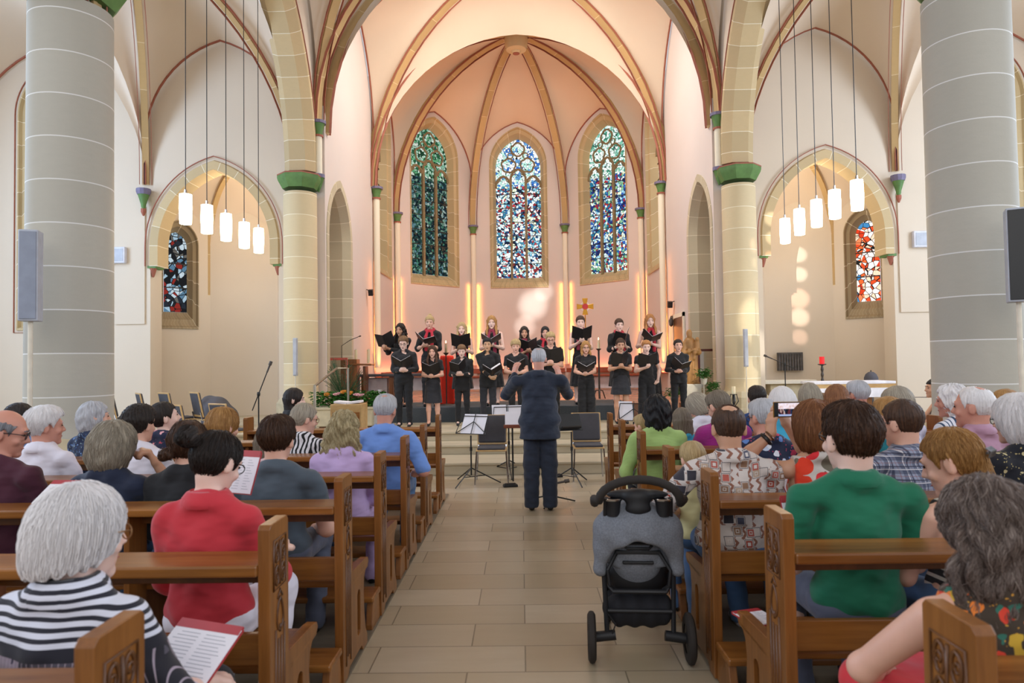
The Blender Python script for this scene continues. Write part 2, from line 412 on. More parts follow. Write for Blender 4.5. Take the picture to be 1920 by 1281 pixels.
# ---- walls facing the nave (transept end walls) with chapel openings and windows
PALC = {'centre': ['0d1a33', 'e9f4f2', '2c5f8f', 'c3dce6', '84242a', 'eef6f0', '3d7f9a', 'd8e6c0', '1d3a66', 'f2f6ef', 'a83338', '7fb4c4'],
        'teal': ['12242a', '2b4e4a', '4f8f74', '8bb39c', '1e3a44', '6f9aa0', '3a6350', 'b9cfc4', '16262e', '5a5040'],
        'blue': ['14235a', '8fc0d8', '2a56a8', 'dff0ee', '9a2530', '7fb38a', '1a6a8a', 'e6edc8', '203070', 'cfe6ea'],
        'green': ['1e4a30', '6fbf86', 'c6ead0', '2d6b45', '9ad0b0', 'eaf6e4'],
        'palegreen': ['3a7f68', 'd8f2e2', 'eefaf2', '6fb49a', 'bfe4dc', 'f2f9ee'],
        'white': ['2a60b0', 'f2f8f4', 'ffffff', 'a8d8c8', 'e4f4ec', '5a90c0'],
        'chapel': ['16181c', '5a7f98', '8f2a22', 'a9c4d4', '232a34', '6a6660', 'c8d8e0'],
        'redglass': ['d9481e', 'ffe9dc', 'e8632c', 'fff4ea', '3f7fb0', 'f08050', 'cf3a18', 'ffd0b0'],
        'plainblue': ['1c3c78', '7fa8d0', 'b02a20', 'e8f0f4', '2e5a9a', 'c6d8e8'],
        'silver': ['c8ccd0', 'f4f6f8', '9aa0a8', 'ffffff', 'e2e6ea']}
def glassmat(key, scale, strength):
    nm = 'stained_glass_' + key
    if nm in MAT: return MAT[nm]
    t = NT(nm); t.t.nodes.remove(t.b); out = t.t.nodes['Material Output']
    uv = t.attr('suv'); pal = [H(h) for h in PALC[key]]
    small = t.vor(uv, scale); big = t.vor(uv, scale * .27)
    edge = t.vor(uv, scale, 'DISTANCE_TO_EDGE')
    sx = t.sep(small.outputs['Color']); bx = t.sep(big.outputs['Color'])
    f = t.math('FRACT', t.math('ADD', t.math('MULTIPLY', sx[0], .55), t.math('MULTIPLY', bx[0], 1.3)))
    c = t.ramp(f, [(i / len(pal), p) for i, p in enumerate(pal)], True)
    c = t.mix(t.math('MULTIPLY', t.noise(uv, scale * 3, 3), .5), c, (0.02, .02, .02))
    c = t.mix(t.math('LESS_THAN', edge.outputs[0], .05), c, (.012, .012, .012))
    em = t.n('Emission', Strength=strength); t.l(c, em.inputs[0]); tr = t.n('BsdfTransparent'); t.l(c, tr.inputs[0])
    mx = t.n('MixShader'); mx.inputs[0].default_value = .6; t.l(tr.outputs[0], mx.inputs[1]); t.l(em.outputs[0], mx.inputs[2]); t.l(mx.outputs[0], out.inputs[0])
    return t.m
WN = [0]
def window(org, u, nrm, w, z0, zs, za, lights=3, key='centre', topkey=None, depth=.3, splay=.22, tracery=True, strength=1.6, gscale=7, fr='frame_stone', bars=.55, red=True, sill=.35):
    """stained window in a wall; org plan point of the centre, u along the wall, nrm into the room"""
    WN[0] += 1; g = group('window_%d' % WN[0]); org = Vector((org[0], org[1], 0)); u = Vector((u[0], u[1], 0)).normalized(); n = Vector((nrm[0], nrm[1], 0)).normalized()
    if u.cross(Vector((0, 0, 1))).dot(n) > 0: u = -u
    Z = Vector((0, 0, 1)); T = lambda x, z, d=0: org + u * x + Z * z + n * d
    gw = w - splay; ol = outline(w, z0, zs, za, 16); il = outline(gw, z0 + sill, zs, za - splay * 1.5, 16)
    # splayed stone reveal from the wall face back to the glass
    m = MB(); rows = []
    def lerp(k, d): return [T(a[0] * (1 - k) + b[0] * k, a[1] * (1 - k) + b[1] * k, d) for a, b in zip(ol, il)]
    R = [lerp(-.12, .0), lerp(-.12, .03), lerp(.0, .03), lerp(.08, -.05), lerp(.5, -.09), lerp(.58, -.15), lerp(1, -depth)]
    L = 0; uvs = []
    for i in range(len(ol)):
        if i: L += (R[2][i] - R[2][i - 1]).length
        uvs.append((L, 0, 0))
    N = len(ol); vs = [p for r in R for p in r]; fs = []
    for j in range(len(R) - 1):
        for i in range(N): k = (i + 1) % N; fs.append((j * N + i, j * N + k, (j + 1) * N + k, (j + 1) * N + i))
    m.add(vs, fs, uvs * len(R)); m.build('frame', fr, g, smooth=30)
    if red:
        m = MB(); e = outline(w + .09, z0 - .09, zs, za + .13, 16); m.tube([T(x, z, .015) for x, z in e], .012, 4, closed=True); m.build('painted_line', 'red_paint', g)
    gd = -depth + .05
    # glass
    zt = zs + (0.0 if tracery else 99)
    def pane(lo, hi, key2, nm):
        lp = [(x, max(lo, min(hi, z))) for x, z in il]
        m = MB(); tri = tessellate_polygon([[Vector((a, b, 0)) for a, b in lp]]); off = WN[0] * 3.7
        m.add([T(a, b, gd - .03) for a, b in lp], [tuple(q) for q in tri], [(a + off, b, 0) for a, b in lp]); m.build(nm, glassmat(key2, gscale, strength), g, recalc=False)
    if topkey: pane(z0, zs - .1, key, 'glass'); pane(zs - .1, 99, topkey, 'tracery_glass')
    else: pane(z0, 99, key, 'glass')
    # mullions
    lw = 2 * gw / lights; m = MB()
    for i in range(1, lights):
        x = -gw + i * lw; m.box(T(x, (z0 + zs) / 2 + .1, gd + .02), (.085, .085, zs - z0 + .2), math.atan2(u.y, u.x))
    if lights > 1: m.build('mullion', 'mullion_stone', g)
    if tracery:
        m = MB()
        for i in range(lights):
            c = -gw + (i + .5) * lw; k = .25 if (lights == 3 and i == 1) else 0
            h = half_arch(lw / 2, lw * .75); pts = [(c - lw / 2 + a, zs - .15 + k + b) for a, b in h] + [(c + lw / 2 - a, zs - .15 + k + b) for a, b in h[::-1][1:]]
            m.tube([T(x, z, gd + .02) for x, z in pts], .042, 6)
            for sg in (-1, 1):   # cusps
                m.tube([T(c + sg * lw * .46, zs + k + .0, gd + .01), T(c + sg * lw * .2, zs + k + .1, gd + .01), T(c + sg * lw * .22, zs + k + .26, gd + .01)], .022, 5)
        def foil(cx, cz, r, lobes, a0=0, rr=.03):
            q = []
            for i in range(48):
                a = 2 * PI * i / 48; q.append((cx + r * (1 + .16 * abs(math.cos(lobes * (a - a0) / 2))) * math.cos(a) * .9, cz + r * (1 + .16 * abs(math.cos(lobes * (a - a0) / 2))) * math.sin(a) * .9))
            m.tube([T(x, z, gd + .02) for x, z in q], rr, 5, closed=True)
        hh = za - splay * 1.5 - zs
        foil(0, zs + hh * .76, gw * .29, 4, 0, .034); foil(-gw * .42, zs + hh * .40, gw * .31, 5, .4, .034); foil(gw * .42, zs + hh * .40, gw * .31, 5, .4, .034)
        foil(-gw * .08 - gw * .26, zs + hh * .62, gw * .12, 3, 1, .02); foil(gw * .34, zs + hh * .62, gw * .12, 3, 1, .02)
        m.build('tracery', 'mullion_stone', g, smooth=0)
    m = MB(); z = z0 + sill + bars
    while z < zs + .05: m.box(T(0, z, gd), (2 * gw, .03, .022), math.atan2(u.y, u.x)); z += bars
    m.build('saddle_bar', 'lead', g)
    return g
def wall_plate(name, a, b, z0, z1, holes, mat='plaster', thick=.45, away=(0, 1), top=None):
    """wall from plan point a to b with (centre along, half-width, z0, zs, za) openings; away: outward normal"""
    a2, b2 = Vector((a[0], a[1], 0)), Vector((b[0], b[1], 0)); L = (b2 - a2).length; u = (b2 - a2) / L
    loops = [[(0, z0), (L, z0)] + ([(L, z1), (0, z1)] if top is None else top(L))]
    for (c, w, h0, hs, ha) in holes:
        ol = [(x + c, z) for x, z in outline(w, h0, hs, ha, 16)]
        if h0 <= z0 + .01:    # a doorway: cut from the bottom edge
            base = loops[0]; loops[0] = [base[0]] + [(c - w, z0)] + ol[1:-1] + [(c + w, z0)] + base[1:]
        else: loops.append(ol[::-1])
    m = MB(); m.plate(loops, a2, u, (0, 0, 1), thick, Vector((away[0], away[1], 0)))
    return S(m, name, mat)
OC = (AX + 4.86) / 2 + .03; OW = 1.34
for s in (-1, 1):
    nm = 'left' if s < 0 else 'right'
    wx = 9.62
    wall_plate('wall_transept_' + nm, (-12.2 if s < 0 else 4.5, YC + .05), (-4.5 if s < 0 else 12.2, YC + .05), 0, 9.2,
               [((12.2 - OC) if s < 0 else (OC - 4.5), OW, 0, 3.75, 5.93), ((12.2 - wx) if s < 0 else (wx - 4.5), .82, 2.5, 6.9, 8.05)])
    # stone archivolt of the chapel opening, resting on small red corbels
    ol = outline(OW, 3.5, 3.75, 5.93, 20)[1:-1]; pts = [Vector((s * OC + x, YC + .05, z)) for x, z in ol]
    m = MB(); m.sweep(pts, (0, 1, 0), [(-.04, -.17), (-.04, .0), (.1, .09), (.2, .09), (.24, .16), (.36, .16), (.4, -.17)]); S(m, 'trim_chapel_arch', 'arch_stone', smooth=30)
    m = MB(); m.sweep(pts, (0, 1, 0), [(-.052, .085), (-.03, .085), (-.03, .10), (-.052, .10)]); S(m, 'trim_red_line', 'red_paint')
    for q in (-1, 1):
        x = s * OC + q * (OW - .03)
        m = MB(); m.box((x, YC + .2, 3.735), (.17, .34, .05)); S(m, 'trim_corbel_top', 'green_paint')
        m = MB(); m.lathe([(.02, 3.53), (.04, 3.59), (.075, 3.715)], (x, YC + .10, 0), 8); S(m, 'trim_corbel', 'red_paint')
    window((s * wx, YC + .05), (1, 0), (0, -1), .82, 2.5, 6.9, 8.05, 2, 'plainblue', depth=.38, tracery=False, gscale=3.2, strength=1.2)
    # corbel where the transept ribs land
    p = bpy.data.objects.new('trim_rib_corbel', None); COL.objects.link(p); p['kind'] = 'structure'; p.location = (s * AX, YC - .08, 0)
    m = MB(); m.lathe([(.02, 4.88), (.045, 4.97), (.05, 5.02), (.11, 5.22)], n=12); m.build('corbel', 'green_paint', p, smooth=40)
    m = MB(); m.lathe([(.015, 4.78), (.05, 4.86), (.05, 4.93)], n=10); m.build('tip', 'red_paint', p)
    m = MB(); m.lathe([(.12, 5.22), (.14, 5.28), (.14, 5.34)], n=12); m.build('abacus', 'violet_paint', p)
    # outer transept wall with a tall opening for daylight, roof edges
    wall_plate('wall_end_' + nm, (s * 12.0, NY - 2), (s * 12.0, YC + .5), 0, 9.2, [(4.3, 1.7, 2.2, 6.6, 8.2)], away=(s, 0))
    # pilaster strip
    m = MB(); m.b(s * 8.4, s * 7.78, YC + .02, YC + .055, 2.55, 5.0); S(m, 'trim_wall_strip', 'plaster')
    # ---- side chapel behind the opening
    V = [(7.95, 14.45), (8.15, 14.75), (7.2, 15.75), (5.78, 16.15), (4.8, 15.2), (4.8, 14.4)]; V = [(s * x, y) for x, y in V]
    bc = (s * 6.35, 15.0)
    for i in range(len(V) - 1):
        a, b = V[i], V[i + 1]; L = (Vector(b) - Vector(a)).length; d = (Vector(b) - Vector(a)).normalized(); nn = Vector((-d.y, d.x)); ce = (Vector(a) + Vector(b)) / 2
        if nn.dot(Vector(bc) - ce) > 0: nn = -nn
        hole = [(L / 2, .4, 2.55, 4.3, 4.95)] if i == 1 else []
        wall_plate('wall_chapel_' + nm, a, b, .3, 7.0, hole, thick=.3, away=(nn.x, nn.y))
        if hole: window((ce.x, ce.y), d, -nn, .4, 2.55, 4.3, 4.95, 1, 'chapel' if s < 0 else 'redglass', depth=.26, splay=.15, tracery=False, gscale=9.0, strength=1.3 if s < 0 else 2.2, fr='dark_frame_stone', red=False)
        if i in (1, 2, 3):
            q = (Vector(bc) - Vector(b)).normalized(); pts = arc3((b[0], b[1]), bc, 4.4, 6.0); pts = [Vector((b[0], b[1], 3.3))] + pts
            r0 = MB(); r0.sweep(pts, (-q.y, q.x, 0), rib_prof(.11, .13)); S(r0, 'trim_chapel_rib', 'rib_stone', smooth=40)
        A = arch3(a, b, 4.3, 5.3); Dg = arc3(a, bc, 4.3, 6.1) + arc3(b, bc, 4.3, 6.1)[::-1][1:]
        web(A, Dg, 'ceiling_chapel')['kind'] = 'structure'
    lamp('chapel_light', 'POINT', (s * 6.1, 14.75, 5.2), 26, (1, .84, .64), size=.15); lamp('chapel_cool_fill', 'POINT', (s * 6.2, 14.7, 3.4), 14, (.9, .93, 1), size=.4)  # cool point lamp is an added fill inside the chapel
    m = MB(); m.b(s * 4.4, s * 8.6, 14.4, 16.6, 6.3, 6.5); S(m, 'ceiling_chapel_slab', 'plaster')

# ---- chancel side walls with a stone-lined passage
for s in (-1, 1):
    nm = 'left' if s < 0 else 'right'
    def top(L): return [(p.y - 13.9, p.z + .1) for p in arch3((0, YA), (0, 14.1), 6.45, 10.6)] + [(0, 7.0)]
    o = wall_plate('wall_chancel_' + nm, (s * WX, 13.9), (s * WX, YA), 0, 10, [(1.15, .93, 0, 3.9, 5.6)], mat='chancel_plaster', thick=.75, away=(s, 0), top=top)
    ol = outline(.93, 0.3, 3.9, 5.6, 16); pts = [Vector((s * (WX + .37), 13.9 + 1.15 + x, z)) for x, z in ol]
    m = MB(); m.sweep(pts, (1, 0, 0), [(-.39, -.14), (-.39, .02), (-.2, .1), (.2, .1), (.39, .02), (.39, -.14)]); S(m, 'trim_passage_arch', 'grey_stone', smooth=20)
    # passage back wall
    m = MB(); m.b(s * 5.0, s * 5.15, 14.9, 19, 0, 7); S(m, 'wall_passage_' + nm, 'plaster')
# ---- apse: five sides of an octagon
HS = 1.655; AV = [(-WX, YA), (-WX, D - 2.34), (-HS, D), (HS, D), (WX, D - 2.34), (WX, YA)]
boss = (0, 19.9); keys = [('teal', 'teal'), ('teal', 'green'), ('centre', 'white'), ('blue', 'palegreen'), ('silver', 'silver')]
for i in range(5):
    a, b = AV[i], AV[i + 1]; L = (Vector(b) - Vector(a)).length; d = (Vector(b) - Vector(a)).normalized(); ce = (Vector(a) + Vector(b)) / 2
    nn = Vector((-d.y, d.x));
    if nn.dot(Vector((0, 20)) - ce) > 0: nn = -nn
    def top(L): return [(((p.x - a[0]) * d.x + (p.y - a[1]) * d.y), p.z + .05) for p in arch3(b, a, 6.5, 10.15)]
    wall_plate('wall_apse', a, b, .7, 10, mat='chancel_plaster', holes=[(L / 2, 1.0, 4.3, 8.05, 9.95)], thick=.5, away=(nn.x, nn.y), top=top)
    window((ce.x, ce.y), d, -nn, 1.0, 4.3, 8.05, 9.95, 3, keys[i][0], keys[i][1], depth=.36, splay=.2, gscale=12.5, strength=(.8, 1.1, 2.4, 2.2, 3.2)[i], bars=.5, red=False, fr='frame_stone')
    A = arch3(a, b, 6.5, 10.15); Dg = arc3(a, boss, 6.5, 11.3) + arc3(b, boss, 6.5, 11.3)[::-1][1:]
    web(A, Dg, 'ceiling_apse_cell')['kind'] = 'structure'
    m = MB(); m.sweep([p - Vector((nn.x, nn.y, 0)) * .03 for p in A], (nn.x, nn.y, 0), [(-.02, -.01), (.02, -.01), (.02, .012), (-.02, .012)]); S(m, 'trim_vault_line', 'red_paint')
# cell between the apse arch and the boss
A = arch3((-3.95, YA), (3.95, YA), 6.45, 11.25); Dg = arc3(AV[0], boss, 6.5, 11.3) + arc3(AV[5], boss, 6.5, 11.3)[::-1][1:]
web(A, Dg, 'ceiling_apse_cell')['kind'] = 'structure'
for i, v in enumerate(AV):
    vv = Vector(v); q = (Vector(boss) - vv).normalized()
    rib(arc3((v[0] + q.x * .08, v[1] + q.y * .08), boss, 6.45, 11.3), (-q.y, q.x, 0), 'ceiling_apse_rib', .2, .22)['kind'] = 'structure'
    respond(v[0] + q.x * .12, v[1] + q.y * .12, 6.47, 1.55, .085, corbel=False)
m = MB(); m.lathe([(.16, 10.82), (.3, 10.86), (.34, 11.0), (.34, 11.3)], (boss[0], boss[1], 0), 20); m.lathe([(.12, 10.76), (.16, 10.83)], (boss[0], boss[1], 0), 16); S(m, 'ceiling_boss', 'rib_stone', smooth=40)
m = MB(); m.lathe([(.1, 10.745), (.1, 10.765)], (boss[0], boss[1], 0), 16); S(m, 'trim_boss_rosette', 'red_paint')
# ledge with the hidden light strip
t = NT('warm_led'); t.set(Emission_Strength=5.0); t.b.inputs['Emission Color'].default_value = (1, .22, .05, 1)
for i in range(5):
    a, b = Vector(AV[i]), Vector(AV[i + 1]); d = (b - a).normalized(); nn = Vector((-d.y, d.x)); ce = (a + b) / 2
    if nn.dot(Vector((0, 20)) - ce) < 0: nn = -nn
    L = (b - a).length; ang = math.atan2(d.y, d.x)
    m = MB(); m.box((ce.x + nn.x * .2, ce.y + nn.y * .2, 1.34), (L - .25, .05, .14), ang); m.box((ce.x + nn.x * .12, ce.y + nn.y * .12, 1.28), (L - .2, .2, .03), ang); S(m, 'trim_ledge', plain('ledge_wood', H('9a4a30'), .5))
    m = MB(); m.box((ce.x + nn.x * .1, ce.y + nn.y * .1, 1.33), (L - .5, .03, .02), ang); S(m, 'trim_led_strip', 'warm_led')
    o = lamp('ledge_light', 'AREA', (ce.x + nn.x * .1, ce.y + nn.y * .1, 1.4), 9, (1, .22, .10), (ce.x + nn.x * .08, ce.y + nn.y * .08, 3), L * .8, .05)
    o.rotation_euler = (PI, 0, ang)
# uplights hidden at the foot of the shafts
for i, v in enumerate(AV):
    q = (Vector(boss) - Vector(v)).normalized()
    side = Vector((-q.y, q.x)); e = 1 if i != 3 else .9
    for sg in (-1, 1):
        sx_, sy_ = v[0] + q.x * .17 + side.x * .10 * sg, v[1] + q.y * .17 + side.y * .10 * sg
        for z0_, z1_, w_ in ((1.5, 4.4, 4.5), (1.5, 2.9, 5)):
            lamp('shaft_strip', 'AREA', (sx_, sy_, (z0_ + z1_) / 2), w_ * (.55 if i in (0, 5) else 1), (1, .30, .045), (sx_ - q.x * .3 + side.x * .30 * sg, sy_ - q.y * .3 + side.y * .30 * sg, (z0_ + z1_) / 2), .025, z1_ - z0_, spread=100)
        x = v[0] + q.x * .16 + side.x * .16 * sg; y = v[1] + q.y * .16 + side.y * .16 * sg
        lamp('shaft_uplight', 'SPOT', (x, y, 1.42), 90 * e, (1, .40, .10), (v[0] + q.x * .02 + side.x * .19 * sg, v[1] + q.y * .02 + side.y * .19 * sg, 5), .03, cone=44, blend=.9)
        if 0: pass
lamp('vault_uplight', 'SPOT', (-1.8, 21.5, 1.5), 480, (1, .45, .20), (-1.8, 20.6, 9.5), .2, cone=85, blend=1)
lamp('vault_uplight', 'SPOT', (1.8, 21.5, 1.5), 230, (1, .5, .25), (1.8, 20.6, 9.5), .2, cone=85, blend=1)
# ================================================================== figures: implicit surfaces turned into meshes
V3 = lambda *a: np.array(a, float)
def nrm(v): v = np.asarray(v, float); return v / (np.linalg.norm(v) + 1e-9)
def rotm(yaw=0, pitch=0, roll=0):
    """yaw about z (left positive), pitch nods down (positive), roll tilts to the figure's right"""
    return np.array(Matrix.Rotation(yaw, 3, 'Z') @ Matrix.Rotation(-pitch, 3, 'X') @ Matrix.Rotation(roll, 3, 'Y'))
def cap(a, b, ra, rb=None): return ('c', V3(*a), V3(*b), ra, ra if rb is None else rb)
def ell(c, r, R=None): return ('e', V3(*c), V3(*r), R)
def chain(pts, rs): return [cap(pts[i], pts[i + 1], rs[i], rs[i + 1]) for i in range(len(pts) - 1)]
def prim_d(p, X, Y, Z):
    if p[0] == 'c':
        _, a, b, ra, rb = p; ab = b - a; l = ab.dot(ab) + 1e-9
        x, y, z = X - a[0], Y - a[1], Z - a[2]
        t = np.clip((x * ab[0] + y * ab[1] + z * ab[2]) / l, 0, 1)
        return np.sqrt((x - t * ab[0]) ** 2 + (y - t * ab[1]) ** 2 + (z - t * ab[2]) ** 2) - (ra + (rb - ra) * t)
    _, c, r, R = p; x, y, z = X - c[0], Y - c[1], Z - c[2]
    if R is not None: x, y, z = (R[0, 0] * x + R[1, 0] * y + R[2, 0] * z, R[0, 1] * x + R[1, 1] * y + R[2, 1] * z, R[0, 2] * x + R[1, 2] * y + R[2, 2] * z)
    k0 = np.sqrt((x / r[0]) ** 2 + (y / r[1]) ** 2 + (z / r[2]) ** 2); k1 = np.sqrt((x / r[0] ** 2) ** 2 + (y / r[1] ** 2) ** 2 + (z / r[2] ** 2) ** 2)
    return k0 * (k0 - 1) / (k1 + 1e-6)
def pbox(p):
    if p[0] == 'c':
        r = max(p[3], p[4]); return np.minimum(p[1], p[2]) - r, np.maximum(p[1], p[2]) + r
    r = p[2] if p[3] is None else np.full(3, p[2].max()); return p[1] - r, p[1] + r
def smin(a, b, k):
    h = np.maximum(k - np.abs(a - b), 0) / k; return np.minimum(a, b) - h * h * k * .25
def nets(F, lo, h):
    I = F < 0; nx, ny, nz = F.shape
    s = I[:-1, :-1, :-1].astype(np.int8)
    tot = np.zeros((nx - 1, ny - 1, nz - 1), np.int8)
    for a in (0, 1):
        for b in (0, 1):
            for c in (0, 1): tot += I[a:nx - 1 + a, b:ny - 1 + b, c:nz - 1 + c]
    act = (tot > 0) & (tot < 8); idx = np.argwhere(act)
    if not len(idx): return np.zeros((0, 3)), np.zeros((0, 4), int)
    num = -np.ones(act.shape, np.int32); num[act] = np.arange(len(idx))
    acc = np.zeros((len(idx), 3)); cnt = np.zeros(len(idx)); i, j, k = idx.T
    co = [(0, 0, 0), (1, 0, 0), (0, 1, 0), (1, 1, 0), (0, 0, 1), (1, 0, 1), (0, 1, 1), (1, 1, 1)]
    vals = [F[i + a, j + b, k + c] for a, b, c in co]
    for e0, e1 in ((0, 1), (2, 3), (4, 5), (6, 7), (0, 2), (1, 3), (4, 6), (5, 7), (0, 4), (1, 5), (2, 6), (3, 7)):
        a, b = vals[e0], vals[e1]; m = (a < 0) != (b < 0); t = np.where(m, a / np.where(m, a - b, 1), 0)
        p0, p1 = np.array(co[e0], float), np.array(co[e1], float)
        acc += m[:, None] * (p0 + t[:, None] * (p1 - p0)); cnt += m
    v = (idx + acc / cnt[:, None]) * h + lo; Q = []
    for ax in range(3):
        sl0 = [slice(None)] * 3; sl1 = [slice(None)] * 3; sl0[ax] = slice(0, -1); sl1[ax] = slice(1, None)
        A, B = I[tuple(sl0)], I[tuple(sl1)]; ed = np.argwhere(A != B); o = [q for q in range(3) if q != ax]
        ed = ed[(ed[:, o[0]] > 0) & (ed[:, o[1]] > 0) & (ed[:, o[0]] < F.shape[o[0]] - 1) & (ed[:, o[1]] < F.shape[o[1]] - 1)]
        inn = A[tuple(ed.T)]; q = []
        for da, db in ((1, 1), (0, 1), (0, 0), (1, 0)):
            c = ed.copy(); c[:, o[0]] -= da; c[:, o[1]] -= db; q.append(num[tuple(c.T)])
        q = np.stack(q, 1); fl = inn if ax != 1 else ~inn; q[~fl] = q[~fl][:, ::-1]; Q.append(q)
    Q = np.concatenate(Q); return v, Q[(Q >= 0).all(1)]
def sdf(prims, h, k=.03, post=None, pad=.02, bounds=None, n1=10 ** 6, k2=.01):
    bb = [pbox(p) for p in prims]; lo = np.min([b[0] for b in bb], 0) - pad - 2 * h; hi = np.max([b[1] for b in bb], 0) + pad + 2 * h
    if bounds is not None: lo = np.maximum(lo, bounds[0]); hi = np.minimum(hi, bounds[1])
    n = np.ceil((hi - lo) / h).astype(int) + 1; F_ = np.full(n, 1.0, np.float32)
    ax = [(lo[i] + h * np.arange(n[i])).astype(np.float32) for i in range(3)]
    for ip, (p, (a, b)) in enumerate(zip(prims, bb)):
        if ip >= n1: k = k2
        m = k + 2.5 * h; s = [slice(max(0, int((a[i] - m - lo[i]) / h)), max(0, min(n[i], int((b[i] + m - lo[i]) / h) + 2))) for i in range(3)]
        if any(x.start >= x.stop for x in s): continue
        d = prim_d(p, ax[0][s[0]][:, None, None], ax[1][s[1]][None, :, None], ax[2][s[2]][None, None, :]).astype(np.float32)
        F_[tuple(s)] = smin(F_[tuple(s)], d, k)
    if post is not None: F_ = post(F_, ax[0][:, None, None], ax[1][None, :, None], ax[2][None, None, :])
    F_[0] = F_[-1] = 1; F_[:, 0] = F_[:, -1] = 1; F_[:, :, 0] = F_[:, :, -1] = 1
    return nets(F_, lo, h)
def mk(name, vq, mat, parent, suv=None):
    v, q = vq; me = bpy.data.meshes.new(name); me.vertices.add(len(v)); me.vertices.foreach_set('co', v.astype(np.float32).ravel())
    me.loops.add(len(q) * 4); me.loops.foreach_set('vertex_index', q.astype(np.int32).ravel())
    me.polygons.add(len(q)); me.polygons.foreach_set('loop_start', np.arange(0, len(q) * 4, 4, dtype=np.int32))
    try: me.polygons.foreach_set('loop_total', np.full(len(q), 4, np.int32))
    except Exception: pass
    me.update(calc_edges=True); me.polygons.foreach_set('use_smooth', [True] * len(q))
    if suv is not None:
        at = me.attributes.new('suv', 'FLOAT_VECTOR', 'POINT'); at.data.foreach_set('vector', suv.astype(np.float32).ravel())
    me.materials.append(MAT[mat] if isinstance(mat, str) else mat)
    o = bpy.data.objects.new(name, me); COL.objects.link(o); o.parent = parent; return o

# ---- materials for figures
def skin(name, c):
    t = NT(name); o = t.obj(); t.col(t.mix(t.noise(o, 14, 3), tuple(x * .9 for x in c), tuple(min(1, x * 1.08) for x in c)))
    t.rough(.5); t.set(Subsurface_Weight=.12, Subsurface_Scale=.01); t.b.inputs['Subsurface Radius'].default_value = (1, .3, .15)
skin('skin_fair', H('dfae98')); skin('skin_tan', H('c8977a')); skin('skin_ruddy', H('d09480')); skin('skin_pale', H('e8c2b2')); skin('skin_asian', H('cfa27e'))
def hair(name, a, b, c=None):
    t = NT(name); u = t.attr('suv'); f = t.noise(t.mapv(u, (11, 1.4, .6)), 2.2, 4, .65); f2 = t.noise(t.mapv(u, (60, 2.5, 2)), 2.0, 3, .6)
    m = t.math('ADD', t.math('MULTIPLY', f, .6), t.math('MULTIPLY', f2, .5)); col = t.ramp(m, [(.38, H(a)), (.55, H(c or b)), (.72, H(b))])
    t.col(col); t.rough(.5); t.set(Specular_IOR_Level=.35); t.bump(m, .55, .012); return t.m
HAIR = {'white': ('cfcccc', 'fbf8f8', 'ece8e8'), 'silver': ('8c8c92', 'dcdce2', 'b6b7bc'), 'greyblonde': ('6f675c', 'cbbfa8', '9a9080'), 'grey': ('5a5a5e', 'a6a6ac', '7c7c82'),
        'dark': ('120d0c', '3a2c26', '221914'), 'black': ('0b0a0c', '26252a', '151418'), 'brown': ('22150e', '6b4a32', '40291b'), 'lightbrown': ('4a3321', 'a07c56', '74563a'),
        'blonde': ('80653f', 'dcc394', 'b49a6c'), 'honey': ('76502a', 'd0a466', 'a87a44'), 'auburn': ('5a3420', 'b47c50', '855636'), 'ginger': ('8a5430', 'd09a62', 'b07844'),
        'ash': ('4e453c', '9c8f80', '746859'), 'longgrey': ('3a302c', 'b0a298', '6c5c54'), 'curlyblonde': ('80704c', 'dccdaa', 'b3a27c')}
for k, v in HAIR.items(): hair('hair_' + k, v[0], v[1], v[2])
def cloth(name, c, r=.85, crease=.5, weave=0):
    t = NT(name); o = t.obj()
    if isinstance(c, str): c = H(c)
    t.col(t.mix(t.noise(o, 5, 4), tuple(x * .86 for x in c), tuple(min(1, x * 1.08) for x in c))); t.rough(r); t.set(Sheen_Weight=.15)
    n = t.noise(t.mapv(o, (1, 1, 1.7)), 5.0, 2, .45)
    if weave:
        w = t.n('TexWave', Scale=weave); t.l(t.mapv(o, (0, 0, 1)) if weave > 0 else o, w.inputs[0]); w.bands_direction = 'Z'
        n = t.math('ADD', n, t.math('MULTIPLY', w.outputs[0], .12))
    t.bump(n, crease * 1.3, .06); return t
SHIRTS = {'red': 'c5303c', 'maroon': '4a1c30', 'navy': '1d2740', 'charcoal': '4a5560', 'white': 'e6e2ee', 'olive': '8f8060', 'lavender': 'c9aede', 'blue': '6f95dc', 'steelblue': '5d7fb0', 'black': '17181d',
          'choirblack': '121216', 'suit': '1f2738', 'green': '0f6b4c', 'pink': 'd070ae', 'mauve': 'b48aa0', 'magenta': 'a81888', 'turquoise': '3fa8cc', 'teal': '14707c', 'darkblue': '21417a', 'cream': 'e8e0a8',
          'jeans': '4a6a94', 'greytrousers': '53586a', 'coral': 'd8303c', 'scarf': 'b82638', 'scarfdark': '8e2a44', 'skirt': '23242b', 'nude': 'c09080', 'palepink': 'e0c4c8'}
for k, v in SHIRTS.items(): cloth('cloth_' + k, v)
cloth('cloth_lime', 'b9dc84', weave=60); cloth('cloth_ribmagenta', 'a81c86', weave=45)
def pat(name, base, fn, r=.85):
    t = cloth(name, base, r); o = t.obj(); t.col(fn(t, o)); return t.m
def f_stripe(sc, a, b, duty=.5, axis=2):
    def f(t, o):
        w = t.math('LESS_THAN', t.math('FRACT', t.math('MULTIPLY', t.math('ADD', t.sep(o)[axis], t.math('MULTIPLY', t.noise(o, 3, 2), .03)), sc)), duty); return t.mix(w, H(a), H(b))
    return f
